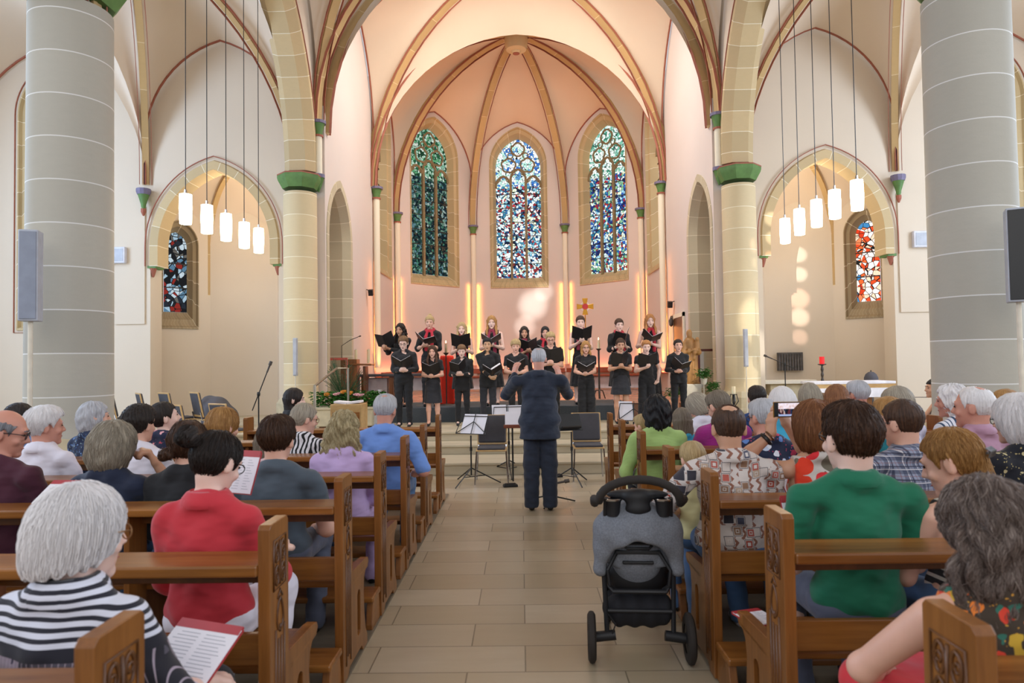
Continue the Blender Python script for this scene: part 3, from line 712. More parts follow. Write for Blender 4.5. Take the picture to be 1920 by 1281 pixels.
def f_flower(base, cols, sc=16, thr=.32, leaf=None):
    def f(t, o):
        nv = t.n('TexNoise', Scale=sc * .8, Detail=2); t.l(o, nv.inputs['Vector'])
        vv = t.n('VectorMath', operation='ADD'); sc_ = t.n('VectorMath', operation='SCALE'); sc_.inputs['Scale'].default_value = .05; t.l(nv.outputs['Color'], sc_.inputs[0]); t.l(o, vv.inputs[0]); t.l(sc_.outputs[0], vv.inputs[1])
        v = t.vor(vv.outputs[0], sc); c = t.ramp(t.sep(v.outputs['Color'])[0], [(i / len(cols), H(x)) for i, x in enumerate(cols)], True)
        m = t.math('LESS_THAN', v.outputs['Distance'], thr); out = t.mix(m, H(base), c)
        if leaf:
            v2 = t.vor(vv.outputs[0], sc * 2.3); out = t.mix(t.math('MULTIPLY', t.math('LESS_THAN', v2.outputs['Distance'], .2), t.math('SUBTRACT', 1, m)), out, H(leaf))
        return out
    return f
pat('print_floral_navy', '17203c', f_flower('16203e', ['d88a90', 'e8d8b8', 'b04050', 'e6a8ae', 'a8b4c8'], 22, .36, '8a5060'))
pat('print_smallblue', '17203c', f_flower('1a2848', ['6f8fc0', '3f6090', '8aa0a8'], 42, .34))
pat('print_navy_paisley', '141c38', f_flower('151e3c', ['e6e8f0', 'b03050', '5c80c0', 'c8d4e8'], 17, .40, 'b0405c'))
pat('print_black_cream', '12131c', f_flower('12141f', ['d8ca98', 'c8bc90'], 20, .22, 'a89868'))
pat('print_red_poppy', 'c8c0b8', f_flower('c9c0b8', ['e03a1c', 'd82a30', 'e4481e', '6e6656', 'e0401c'], 11, .60, '6a5c4c'))
pat('print_orange_floral', '5a3a20', f_flower('3c2f22', ['d8402a', 'e07a2a', 'c8a030', '2f6a5a', 'b82c3a'], 26, .46, 'c89030'))
pat('print_paisley_white', 'd8d4e4', f_flower('dad6e6', ['8a90b8', 'a8acd0'], 30, .28, '9a9ec0'))
pat('stripe_sailor', 'dcdce4', f_stripe(26, 'e2e2ea', '39506e', .32, 0))
pat('stripe_tank', 'e4e0d8', f_stripe(21, '24242a', 'e6e2da', .34))
def f_leaf(t, o):
    w = t.n('TexWave', Scale=9, Distortion=9, Detail=1.5); t.l(o, w.inputs[0]); v = t.vor(t.mapv(o, (1, 1, .5)), 22)
    return t.mix(t.math('GREATER_THAN', t.math('ADD', w.outputs[0], t.math('MULTIPLY', v.outputs['Distance'], .4)), .62), H('101014'), H('dcdadf'))
pat('print_leaf', 'dcdadf', f_leaf)
def f_plaid(t, o):
    x, y, z = t.sep(o); X = t.math('ADD', x, t.math('MULTIPLY', y, .6)); out = H('9aa0b4')
    def st(c, sc, off, du): return t.math('LESS_THAN', t.math('FRACT', t.math('ADD', t.math('MULTIPLY', c, sc), off)), du)
    out = t.mix(.55, out, H('8b93aa'))
    for c in (X, z):
        out = t.mix(t.math('MULTIPLY', st(c, 14, .1, .42), .55), out, H('26304e')); out = t.mix(t.math('MULTIPLY', st(c, 14, .62, .12), .8), out, H('2a2c44'))
        out = t.mix(t.math('MULTIPLY', st(c, 14, .8, .06), .9), out, H('e2e0e6')); out = t.mix(t.math('MULTIPLY', st(c, 14, .3, .05), .6), out, H('8a5a5a'))
    return out
pat('plaid', '9aa0b4', f_plaid)
def f_geo(t, o):
    """angular maze-like print: boxes, zigzags and frames in rust, brown, slate on pale ground"""
    x, y, z = t.sep(o); X = t.math('ADD', x, t.math('MULTIPLY', t.noise(o, 2.5, 1), .05)); Z = t.math('ADD', z, t.math('MULTIPLY', t.noise(o, 3.5, 1), .05))
    cb = t.n('CombineXYZ'); t.l(X, cb.inputs[0]); t.l(Z, cb.inputs[2])
    v = t.n('TexVoronoi', Scale=17, Randomness=.55, distance='CHEBYCHEV'); v.feature = 'F1'; t.l(cb.outputs[0], v.inputs['Vector'])
    d = v.outputs['Distance']; r = t.sep(v.outputs['Color']); col = t.ramp(r[0], [(0, H('a2402f')), (.25, H('8c6a52')), (.45, H('c9bcb4')), (.62, H('b0564a')), (.8, H('b39a84')), (.92, H('4a4c60'))], True)
    zig = t.math('PINGPONG', t.math('ADD', t.math('MULTIPLY', X, 1), t.math('PINGPONG', Z, .022)), .028)
    out = t.mix(t.math('LESS_THAN', zig, .010), H('cdc2bc'), H('8a5a48'))
    out = t.mix(t.math('LESS_THAN', d, .47), out, H('cfc5bf')); out = t.mix(t.math('LESS_THAN', d, .42), out, H('33303a')); out = t.mix(t.math('LESS_THAN', d, .37), out, H('cbbfb8')); out = t.mix(t.math('LESS_THAN', d, .31), out, col)
    out = t.mix(t.math('LESS_THAN', d, .16), out, H('d4cac4')); out = t.mix(t.math('LESS_THAN', d, .09), out, col); return out
pat('print_geometric', 'cdc2bc', f_geo)
def f_lady(t, o):
    """striped yoke, dark band and patchwork of mauve, grey and black below"""
    z = t.sep(o)[2]; s = t.math('LESS_THAN', t.math('FRACT', t.math('MULTIPLY', t.math('ADD', z, t.math('MULTIPLY', t.noise(o, 2, 1), .02)), 42)), .46); a = t.mix(s, H('d6d8e6'), H('1c1c2a'))
    v = t.n('TexVoronoi', Scale=7, distance='CHEBYCHEV', Randomness=.6); t.l(o, v.inputs['Vector']); b = t.ramp(t.sep(v.outputs['Color'])[1], [(0, H('8d7f8e')), (.3, H('1b1a26')), (.5, H('c4b0c4')), (.7, H('55505e')), (.85, H('2a2436'))], True)
    fl = t.vor(o, 22); b = t.mix(t.math('LESS_THAN', fl.outputs['Distance'], .2), b, H('2c2440')); b = t.mix(t.math('LESS_THAN', t.math('FRACT', t.math('MULTIPLY', t.sep(o)[0], 60)), .15), b, H('a89aa8'))
    k = t.math('LESS_THAN', z, .925); k2 = t.math('MULTIPLY', k, t.math('GREATER_THAN', z, .895)); return t.mix(k2, t.mix(k, a, b), H('1a1926'))
pat('print_patchwork', 'd6d8e6', f_lady)
plain('shoe_black', H('0e0e10'), .35); plain('shoe_white', H('c8c8ce'), .6); plain('glasses_dark', H('1c1a20'), .3); plain('glasses_gold', H('a07850'), .3, metal=.6)
plain('eye_dark', H('2c2220'), .3); plain('lip', H('a85a54'), .5); plain('mouth_dark', H('4a1c1c'), .7); plain('silver_metal', H('b8bac0'), .25, metal=1); plain('brow', H('6a4a38'), .8)

def ik(Sh, T, l1, l2, pole):
    d = T - Sh; L = np.linalg.norm(d); u = d / L; L = min(L, .998 * (l1 + l2)); a = (l1 * l1 - l2 * l2 + L * L) / (2 * L); h = math.sqrt(max(l1 * l1 - a * a, 0))
    p = nrm(np.asarray(pole, float) - u * np.dot(pole, u)); return Sh + u * a + p * h, Sh + u * L
def hand(wr, dr, pn, side, s, curl=.5, thumb=.7):
    """palm + five unequal bent fingers; dr along the hand, pn the way the palm faces, side +1: thumb on +w"""
    dr = nrm(dr); pn = nrm(pn - dr * np.dot(pn, dr)); w = np.cross(dr, pn) * side; P_ = []
    k = wr + dr * .085 * s
    for i, o in enumerate((.030, .010, -.010, -.029)): P_.append(cap(wr + w * o * .6 * s + dr * .012 * s, k + w * o * s, .0125 * s, .0105 * s))
    for i, (o, L, r) in enumerate(((.031, .040, .0088), (.0105, .045, .0090), (-.0105, .042, .0086), (-.030, .033, .0078))):
        p = k + w * o * s; a = curl * .55 + .1 * i * curl
        for q, ll in enumerate((1, .65, .5)):
            d = nrm(dr * math.cos(a) + pn * math.sin(a) + w * o * 1.2); e = p + d * L * ll * s; P_.append(cap(p, e, r * s, r * .9 * s)); p = e; a += curl * .75
    t0 = wr + dr * .022 * s + w * .022 * s; t1 = t0 + nrm(dr * .75 + w * .75 + pn * .35) * .045 * s; t2 = t1 + nrm(dr * 1.0 + w * (.35 * thumb) + pn * .5) * .032 * s; t3 = t2 + nrm(dr + w * .05 + pn * .6) * .024 * s
    return P_ + [cap(t0, t1, .0145 * s, .011 * s), cap(t1, t2, .011 * s, .0095 * s), cap(t2, t3, .0095 * s, .008 * s)]

def person(name_label, loc, rz=0, sit=True, s=1.065, seat=.48, female=False, fat=1.0, lean=0, head=(0, 0, 0), hs=1.0, hairc='brown', style='short', hp={}, skinc='skin_fair',
           top='white', topmat=None, sleeve=.5, neck=.06, bottom='jeans', bkind='trousers', arms=None, poles=None, palms=None, curl=(.5, .5), collar=False, glasses=None, h=.009, face=True,
           group=None, shoe='shoe_black', scarf=None, hem=None, hands=(1, 1), tors=1.0, tank=False, mouth=None, shoulder=1.0):
    """one figure; head = yaw, pitch, roll; arms = wrist targets in body frame"""
    root = thing('person', name_label, 'person', loc, rz, group)
    up = s * tors; sw = (.165 if female else .185) * s * shoulder
    if sit:
        pel = V3(0, 0, seat + .095 * s); RL = rotm(0, lean, 0)
        U = lambda x, y, z: pel + RL @ V3(x * s, y * s, z * up)
        chest, nb, hc0 = U(0, -.01, .30), U(0, -.015, .49), U(0, .012, .655)
        knees = [V3(q * .11 * s, .45 * s, seat + .06 * s) for q in (-1, 1)]; ank = [V3(q * .12 * s, .28 * s, .09) for q in (-1, 1)]
    else:
        pel = V3(0, 0, .93 * s); RL = rotm(0, lean, 0); U = lambda x, y, z: pel + RL @ V3(x * s, y * s, z * up)
        chest, nb, hc0 = U(0, 0, .34), U(0, -.01, .525), U(0, .015, .69)
        knees = [V3(q * .095 * s, .02 * s, .50 * s) for q in (-1, 1)]; ank = [V3(q * .10 * s, -.01 * s, .085 * s) for q in (-1, 1)]
    hips = [pel + V3(q * .085 * s, 0, -.02 * s) for q in (-1, 1)]
    sh = [nb + RL @ V3(q * sw, -.005 * s, -.072 * s) for q in (-1, 1)]
    HR = rotm(*head); k = s * hs * 1.03; hc = hc0 + (HR @ V3(0, .0, .06) - V3(0, 0, .06)) * k
    HH = lambda x, y, z: hc + HR @ (V3(x, y, z) * k)
    wrists = []; elbows = []
    for i, q in enumerate((-1, 1)):
        T = arms[i] if arms and arms[i] is not None else ((q * .10, .30, -.30) if sit else (q * .24, .02, -.56))
        T = nb + V3(*T) * s; pl = poles[i] if poles and poles[i] is not None else (q * .6, -.5, -1)
        E, Wt = ik(sh[i], T, .28 * s, .25 * s, V3(*pl)); elbows.append(E); wrists.append(Wt)
    # ---------------- body
    B = []; f = fat
    B += [ell(pel + V3(0, -.005, .02 * s), (.15 * s * f, .10 * s * f, .12 * s)), ell((pel + chest) / 2, (.125 * s * f, .09 * s * f, .18 * s)), ell(chest, (.148 * s * (.5 + .5 * f), .098 * s * (.5 + .5 * f), .18 * s)),
          cap(sh[0] * .75 + sh[1] * .25, sh[1] * .75 + sh[0] * .25, .046 * s)]
    for i, q in enumerate((-1, 1)):
        B += [cap(nb + V3(q * .02 * s, -.008 * s, .022 * s), sh[i] + V3(-q * .02 * s, 0, .012 * s), .034 * s, .034 * s)]
        af = .75 + .25 * f if not female else .66 + .26 * f
        B += [cap(sh[i], elbows[i], .052 * s * af, .041 * s * af), cap(elbows[i], elbows[i] * .6 + wrists[i] * .4, .041 * s * af, .040 * s * af), cap(elbows[i] * .6 + wrists[i] * .4, wrists[i], .040 * s * af, .0255 * s * af)]
        if hands[i]:
            dr = nrm(wrists[i] - elbows[i]); pn = V3(*(palms[i] if palms and palms[i] is not None else (0, 0, -1))); hd = None
            if palms and palms[i] is not None and len(palms[i]) > 3: hd = V3(*palms[i][3:6]); pn = V3(*palms[i][:3])
            B += hand(wrists[i], hd if hd is not None else dr, pn, (1 if q < 0 else -1), s * (.93 if female else 1), curl[i])
        B += [cap(hips[i], knees[i], .082 * s, .055 * s), cap(knees[i], ank[i] * .35 + knees[i] * .65, .054 * s, .056 * s), cap(ank[i] * .35 + knees[i] * .65, ank[i], .054 * s, .034 * s), cap(ank[i], ank[i] + V3(0, .1, -.045) * s, .035 * s, .026 * s)]
    HB = [ell(HH(0, -.012, .028), (.076 * k, .096 * k, .092 * k), HR), ell(HH(0, .026, -.022), (.064 * k, .07 * k, .088 * k), HR), ell(HH(0, .034, -.07), (.048 * k, .055 * k, .048 * k), HR), cap(HH(0, .075, -.098), HH(0, .07, -.09), .022 * k),
          cap(HH(0, .090, .012), HH(0, .110, -.024), .007 * k, .0105 * k), cap(HH(-.012, .097, -.030), HH(.012, .097, -.030), .0075 * k), ell(HH(0, .083, -.058), (.022 * k, .012 * k, .008 * k), HR), ell(HH(0, .083, -.070), (.018 * k, .011 * k, .007 * k), HR), cap(HH(-.035, .078, .028), HH(.035, .078, .028), .014 * k)]
    for q in (-1, 1): HB += [ell(HH(q * .078, -.012, -.008), (.010 * k, .020 * k, .033 * k), HR @ rotm(q * -.35)), cap(HH(q * .082, -.012, -.028), HH(q * .083, -.02, .012), .008 * k), ell(HH(q * .045, .062, -.03), (.02 * k, .02 * k, .02 * k), HR)]
    nk = .052 if not female else .045
    HB[2:2] = [cap(HH(0, -.022, -.06), nb + V3(0, .008, -.02), nk * k * (1 + .25 * (f - 1)), nk * k)]
    # merge with a tight blend for the head, soft for the trunk
    v = sdf(B + HB, h, .022 * s, n1=len(B) + 3, k2=.010 * s)
    body = mk('body', v, skinc, root)
    if face:
        mo = MB()
        for q in (-1, 1):
            e = MB(); br = MB()
            for r_, mbb, c_ in ((.0105, e, (q * .031, .088, .008)),):
                g_ = MB(); g_.lathe([(.001, -.006), (.7 * r_, -.004), (r_, 0), (.7 * r_, .004), (.001, .006)], n=8); mbb.add([HH(c_[0] + p[0] * 1.25, c_[1] + p[1] * .35, c_[2] + p[2]) for p in g_.v], g_.f)
            br.tube([HH(q * .015, .095, .028), HH(q * .03, .094, .033), HH(q * .046, .084, .028)], .0035 * k, 5)
            e.build('eye', 'eye_dark', root, smooth=0); br.build('eyebrow', 'hair_' + hairc if hairc in HAIR else 'brow', root, smooth=0)
        mw = mouth or .004; g_ = MB(); g_.lathe([(.001, -1), (.7, -.6), (1, 0), (.7, .6), (.001, 1)], n=10); mo.add([HH(p[0] * .020, .094 + p[1] * .006, -.064 + p[2] * mw) for p in g_.v], g_.f); mo.build('mouth', 'mouth_dark' if mouth else 'lip', root, smooth=0)
    # ---------------- upper clothing
    tm = topmat or ('cloth_' + top); o_ = .013 * s
    T = [ell(pel + V3(0, -.005, .03 * s), (.155 * s * f + o_, .11 * s * f + o_, .11 * s + o_)), ell((pel + chest) / 2, (.132 * s * f + o_, .096 * s * f + o_, .17 * s)), ell(chest, (.152 * s * (.5 + .5 * f) + o_, .102 * s * (.5 + .5 * f) + o_, .17 * s)),
         cap(sh[0] * .78 + sh[1] * .22, sh[1] * .78 + sh[0] * .22, .066 * s), cap(nb + V3(-.04, -.042, .004) * s, nb + V3(.04, -.042, .004) * s, .044 * s)]
    if female: T += [ell(chest + RL @ V3(q * .065 * s, .085 * s, .0), (.06 * s, .055 * s, .06 * s)) for q in (-1, 1)]
    for i, q in enumerate((-1, 1)):
        T += [cap(nb + V3(q * .03 * s, -.010 * s, .016 * s), sh[i] + V3(-q * .02 * s, 0, .012 * s), .046 * s, .044 * s)]
        af = .8 + .25 * f
        if not tank:
            if sleeve <= 1: T.append(cap(sh[i], sh[i] + (elbows[i] - sh[i]) * sleeve, .055 * s * af, (.060 - .004 * sleeve) * s * af))
            else: T += [cap(sh[i], elbows[i], .059 * s * af, .051 * s * af), cap(elbows[i], elbows[i] + (wrists[i] - elbows[i]) * (sleeve - 1), .051 * s * af, .038 * s * af)]
    if hem: T += [cap(pel + V3(q * .045, 0, .14) * s, pel + V3(q * .06, 0, -hem - .05) * s, .105 * s * f, .115 * s * f) for q in (-1, 1)] 
    cz = nb[2] + neck * s - .06 * s
    rk = .068 * s if not tank else .10 * s
    def post(F_, X, Y, Z):
        dx, dy = X - nb[0], (Y - nb[1] - .030 * s); d = np.sqrt((dx * (.7 if tank else .85)) ** 2 + dy * dy + ((Z - nb[2] - (.075 - .06 + neck) * s) * .9) ** 2) - (.075 * s if not tank else .11 * s)
        F_ = -smin(-F_, d, .012)
        wr_ = .0030 * (np.sin(Z * 38 + X * 22 + 1.3 * np.sin(Y * 30)) + np.sin(X * 47 - Z * 31 + 2)) + .004 * np.maximum(0, np.sin(Z * 26 + X * 9 * np.sign(X + 1e-6)) - .3) * (np.abs(Z - pel[2] - .1) < .2)
        F_ = F_ + wr_.astype(np.float32)
        if tank: F_ = np.maximum(F_, np.abs(X) - sw * .80)
        if not sit: F_ = np.maximum(F_, pel[2] - (hem or .10) * s - Z)
        return F_
    shirt = mk('dress' if bkind == 'dress' else ('jacket' if top == 'suit' else 'shirt'), sdf(T, h, .03 * s, post), tm, root)
    if collar:
        c = MB(); ring = []
        for i in range(15):
            a = PI * (-.5 + .12) + (2 * PI - .24 * PI) * i / 14 + PI; a = PI / 2 + .38 + (2 * PI - .76) * i / 14
            ring.append((math.cos(a), math.sin(a)))
        rows = [[nb + V3(cx * r * s, cy * r * .92 * s - .004 * s, z * s) for cx, cy in ring] for r, z in ((.098, -.012), (.104, .004), (.096, .026), (.080, .046), (.068, .052), (.064, .03), (.07, .0))]
        c.grid(rows); c.build('collar', tm, root, smooth=0, recalc=True)
    # ---------------- lower clothing
    bm_ = bottom if bottom in MAT else 'cloth_' + bottom; hl = max(h, .011)
    Lw = [ell(pel + V3(0, 0, -.01 * s), ((.162 if sit else .145) * s * f, (.118 if sit else .108) * s * f, .115 * s))]
    if bkind in ('trousers', 'shorts', 'wide', 'suit'):
        for i in (0, 1):
            kr, ar = {'wide': (.09, .10), 'suit': (.088, .078)}.get(bkind, (.066, .056))
            Lw.append(cap(hips[i], knees[i], .092 * s, kr * s))
            if bkind != 'shorts': Lw.append(cap(knees[i], ank[i] + V3(0, 0, -.02 * s), kr * s, ar * s))
        def lp(F_, X, Y, Z): return np.maximum(F_ + (.002 * np.sin(Z * 60 + X * 30)).astype(np.float32), (.035 if bkind != 'shorts' else knees[0][2] - (.0 if not sit else .2)) * 1.0 - Z)
        mk('trousers' if bkind != 'shorts' else 'shorts', sdf(Lw, hl, .03 * s, lp), bm_, root)
    elif not sit:
        hz = {'skirt': .50, 'dress': .36, 'longdress': .10, 'mini': .60}[bkind] * s
        r1 = {'skirt': .17, 'dress': .21, 'longdress': .20, 'mini': .19}[bkind] * s
        Lw += [cap(pel, V3(0, 0, hz), .135 * s, r1), cap(pel + V3(-.04 * s, 0, 0), V3(-.06 * s, 0, hz), .12 * s, r1 * .8), cap(pel + V3(.04 * s, 0, 0), V3(.06 * s, 0, hz), .12 * s, r1 * .8)]
        def lp(F_, X, Y, Z): return np.maximum(F_ + (.006 * np.sin(np.arctan2(Y, X) * 11) * np.clip((pel[2] - Z) * 2, 0, 1)).astype(np.float32), hz - Z)
        mk('skirt', sdf(Lw, hl, .03 * s, lp, bounds=(V3(-1, -.16 * s, hz - .03), V3(1, .17 * s, 3))), bm_, root)
    else:
        Lw += [cap(hips[0], knees[0], .095 * s, .08 * s), cap(hips[1], knees[1], .095 * s, .08 * s), cap((hips[0] + hips[1]) / 2, (knees[0] + knees[1]) / 2, .09 * s, .07 * s)]
        mk('skirt', sdf(Lw, hl, .05 * s), bm_, root)
    for i in (0, 1):
        a = ank[i]; g_ = [cap(a + V3(0, -.015, -.045) * s, a + V3(0, .13, -.055) * s, .036 * s, .030 * s), cap(a + V3(0, -.01, -.01) * s, a + V3(0, .05, -.04) * s, .036 * s, .034 * s)]
        mk('shoe', sdf(g_, max(h, .010), .02, lambda F_, X, Y, Z: np.maximum(F_, .002 - Z)), shoe, root)
    # ---------------- hair
    if style != 'none': make_hair(root, style, hairc, hp, hc, HR, k, h, nb, s)
    if glasses:
        g = MB()
        for q in (-1, 1):
            g.tube([HH(q * .034 + .023 * math.cos(a), .098, .004 + .019 * math.sin(a)) for a in [2 * PI * i / 14 for i in range(14)]], .0022 * k, 5, closed=True)
            g.tube([HH(q * .056, .097, .01), HH(q * .079, .06, .012), HH(q * .082, -.01, .008), HH(q * .080, -.03, -.012)], .0022 * k, 5)
        g.tube([HH(-.012, .1, .008), HH(0, .106, .012), HH(.012, .1, .008)], .002 * k, 5); g.build('glasses', 'glasses_' + glasses, root, smooth=0)
    if scarf:
        Sc = []
        R0 = .078 * s; ring = [nb + V3(math.cos(a) * R0, math.sin(a) * R0 * .9 + .008, (.022 - .028 * math.sin(a)) * s) for a in [2 * PI * i / 12 for i in range(13)]]
        Sc += chain(ring, [.026 * s] * 13)
        for q, L in ((-1, .42), (1, .36)): Sc += chain([nb + V3(q * .035, .088, -.0) * s, nb + V3(q * .065, .135, -.12) * s, nb + V3(q * .055, .155, -.26) * s, nb + V3(q * .06, .125, -L) * s], [.026 * s, .028 * s, .032 * s, .036 * s])
        mk('scarf', sdf(Sc, h, .012, lambda F_, X, Y, Z: F_ + (.003 * np.sin(X * 190 + Z * 25)).astype(np.float32)), 'cloth_' + scarf, root)
    root['_'] = 0; del root['_']
    return dict(root=root, wr=wrists, el=elbows, nb=nb, hc=hc, HR=HR, k=k, HH=HH, body=body, s=s)

def make_hair(root, style, hc_, hp, hc, HR, k, h, nb, s):
    t = hp.get('t', .010); L = hp.get('L', .30) ; amp = hp.get('amp', .0022); hh = min(h, .0075); W_ = hp.get('w', .105)
    def E(q, c, r):
        x, y, z = q[0] - c[0], q[1] - c[1], q[2] - c[2]; k0 = np.sqrt((x / r[0]) ** 2 + (y / r[1]) ** 2 + (z / r[2]) ** 2); k1 = np.sqrt((x / r[0] ** 2) ** 2 + (y / r[1] ** 2) ** 2 + (z / r[2] ** 2) ** 2); return k0 * (k0 - 1) / (k1 + 1e-6)
    low = {'short': .12, 'buzz': .12, 'crop': .12, 'bald': .12, 'bun': .16, 'lowbun': .2, 'bob': .22, 'long': L + .06, 'sides': L + .06, 'pony': L + .06, 'curly': .2}.get(style, .2)
    lo, hi = V3(-.17, -.24, -low), V3(.17, .17, .20)
    n = np.ceil((hi - lo) * k / hh).astype(int) + 1; g = [lo[i] * k + hh * np.arange(n[i]) for i in range(3)]
    X, Y, Z = np.meshgrid(g[0] / k, g[1] / k, g[2] / k, indexing='ij'); q = (X, Y, Z); A = np.abs(X)
    az = np.arctan2(X, -(Y + .02))
    c = E(q, (0, -.012, .028), (.079 + t, .099 + t, .094 + t))
    sub = lambda f, d, kk=.008: -smin(-f, d, kk)
    line = np.interp(Y, [-.12, -.05, -.034, -.022, .0, .016, .026, .04, .06, .10], [-.078, -.08, -.06, -.005, .026, .02, -.008, .032, hp.get('front', .066), hp.get('front', .066) + .012])
    if style in ('short', 'buzz', 'crop'):
        if style != 'buzz': c = smin(c, E(q, (0, hp.get('qy', .01), .085), (.066 + t, .085, .035 + t)), .02)
        c = c + np.clip((.035 - Z) * .13, 0, max(0, t - .003)) * (Y < .03); f = np.maximum(c, (line - Z) * .75)
        if hp.get('thin'): f = sub(f, E(q, (0, -.055 + hp.get('ty', 0), .125 + hp.get('tz', 0)), (.045, .045, .03)), .004)
    elif style == 'bald':
        f = np.maximum(c, (line - Z) * .75); f = np.maximum(f, (Z - hp.get('top', .065) + .25 * np.maximum(Y, 0)) * .8)
    elif style in ('bun', 'lowbun', 'pony', 'clip'):
        f = np.maximum(c, (line - Z - (.01 if style != 'clip' else 0)) * .75)
        b = hp.get('bun', (0, -.125, .03)); r = hp.get('br', .042)
        if style in ('bun', 'lowbun'): f = smin(f, E(q, b, (r * 1.1, r * .8, r * .9)) + .0035 * np.sin(np.arctan2(Z - b[2], X - b[0]) * 3 + np.hypot(Z - b[2], X - b[0]) * 160), .012)
        if style in ('pony', 'clip'):
            y0 = hp.get('py', -.115); zt = hp.get('pz', -.0); zz = np.clip(Z, -L, zt); wv = .012 * np.sin(zz * 28)
            rr = np.interp(zz, [-L, -L * .75, -.1, zt - .02, zt], [.006, .035, hp.get('pw', .04), .024, .018]); px = hp.get('px', 0)
            d = np.sqrt((X - wv * .4 - px * np.clip(-zz * 6, 0, 1)) ** 2 + ((Y - y0 - .02 * np.clip(-zz * 5, 0, 1)) * 1.3) ** 2 + (Z - zz) ** 2) - rr; f = smin(f, d, .02)
    else:
        bot = {'bob': hp.get('bot', .125), 'curly': .12}.get(style, L)
        f = c
        if style in ('bob', 'curly'):
            f = smin(f, E(q, (0, -.03, -.03), (W_, .098, .125)), .03)
            f = np.maximum(f, (-bot - Z + .25 * Y + .006 * np.sin(az * 19)) * .8)
        else:
            zz = np.clip(Z, -L, .0); tp = np.interp(zz, [-L, -L * .8, -.1, 0], [.45, .85, 1, .92]); yc = -.045 - .0 * zz + hp.get('yb', 0) * np.clip(-zz * 4, 0, 1)
            ry = np.interp(zz, [-L, -.15, 0], [.035, hp.get('ry', .05), .07]); wx = W_ * tp + hp.get('flare', 0) * np.clip(-zz * 3, 0, 1)
            d = (np.sqrt((X / wx) ** 2 + ((Y - yc) / ry) ** 2) - 1) * np.minimum(wx, ry); d = np.maximum(d, np.abs(Z - (-L / 2)) - L / 2 + .014 * np.sin(az * 9 + 1) * (Z < -L * .5))
            if style == 'long': f = smin(f, d, .03)
            if style == 'sides':   # long hair lying in front of both shoulders
                for sg in (-1, 1):
                    xc = sg * (.078 + .012 * np.sin(Z * 24)); yc2 = -.005 + np.clip(-Z * .55, 0, .085); rr = np.interp(Z, [-L, -L * .7, -.08, .03], [.012, .032, .030, .02]) * hp.get('sw', 1)
                    e = np.sqrt((X - xc) ** 2 + ((Y - yc2) * .8) ** 2) - rr; f = smin(f, np.maximum(e, np.abs(Z - (-L / 2 + .02)) - L / 2 - .02), .02)
                f = smin(f, np.maximum(d, -.16 - Z), .02)
        f = sub(f, E(q, (0, .115, -.035), (hp.get('fw', .064), .105, .112)), .008)
        f = sub(f, np.maximum(np.abs(Y - .11) - .085, np.maximum(A - hp.get('fw', .064) * .97, Z + .05)), .01)
    if style == 'curly' or hp.get('wavy'):
        f = f + hp.get('wavy', .006) * (np.sin(Z * 75 + az * 7 + 3 * np.sin(az * 5)) + .6 * np.sin(az * 31 + Z * 40))
    f = f + amp * (np.sin(az * 27 + 9 * np.sin(Z * 9 + az)) + .7 * np.sin(az * 53 + Z * 22)); f = f.astype(np.float32) * k
    for ax_ in range(3):
        sl = [slice(None)] * 3; sl[ax_] = 0; f[tuple(sl)] = 1; sl[ax_] = -1; f[tuple(sl)] = 1
    v, qd = nets(f, lo * k, hh)
    if not len(v): return
    a = np.arctan2(v[:, 0], -(v[:, 1] + .02 * k)); suv = np.stack([a, v[:, 2] / k * 3, np.hypot(v[:, 0], v[:, 1]) * 4], 1)
    # blend texture coordinates at the crown, where the angle is undefined, so strands fan out smoothly
    v2 = v @ HR.T + hc
    if style in ('long', 'sides', 'pony', 'clip') and hp.get('hang', 1):   # let the lengths hang straight down whatever the head does
        z = -v[:, 2] / k; wt = np.clip((z - .04) / .08, 0, 1)[:, None]; v3 = v.copy(); piv = V3(0, -.03, -.04) * k; R2 = np.array(Matrix.Rotation(hp.get('hyaw', 0), 3, 'Z'))
        v3 = (v - piv) @ R2.T + HR @ piv + hc; v2 = v2 * (1 - wt) + v3 * wt
    o = mk('hair', (v2, qd), 'hair_' + hc_, root, suv)
    # loose strands lying over the shell
    N = hp.get('strands', 0)
    if N:
        rs = np.random.RandomState(int(abs(hc[2]) * 1e4) % 9999 + N); me = o.data; nn = np.zeros(len(v) * 3); me.vertices.foreach_get('normal', nn); nn = nn.reshape(-1, 3)
        from mathutils.kdtree import KDTree
        kd = KDTree(len(v2))
        for i, p in enumerate(v2): kd.insert(p, i)
        kd.balance(); m = MB(); top = np.array(HH_top(hc, HR, k))
        for _ in range(N):
            i = rs.randint(len(v2)); p = v2[i].copy(); pts = []
            dn = -HR[:, 2] if style not in ('long', 'sides', 'pony', 'clip') else V3(0, 0, -1); off = .0015 + .004 * rs.rand() ** 2; ph = rs.rand() * 6
            for st in range(7):
                _, j, dist = kd.find(p); nv = nn[j]; 
                if dist > .02: break
                pts.append(tuple(v2[j] + nv * off)); away = v2[j] - top; dd = dn * .8 + nrm(away) * .6; dd = dd - nv * dd.dot(nv); dd = nrm(dd) + hp.get('curl', .25) * np.cross(nv, nrm(dd)) * math.sin(ph + st * 1.1); p = v2[j] + nrm(dd) * hp.get('step', .014)
            if len(pts) > 3: m.tube(pts, [.0009, .0013, .0013, .0012, .0011, .0009, .0004][:len(pts)], 3, cap=False); m.uv = m.uv[:-3 * len(pts)] + [(rs.rand() * 6, 0, 0)] * (3 * len(pts))
        if m.v: m.build('hair_strands', 'hair_' + hc_, root, smooth=0, recalc=False)
def HH_top(hc, HR, k): return hc + HR @ (V3(0, -.03, .11) * k)
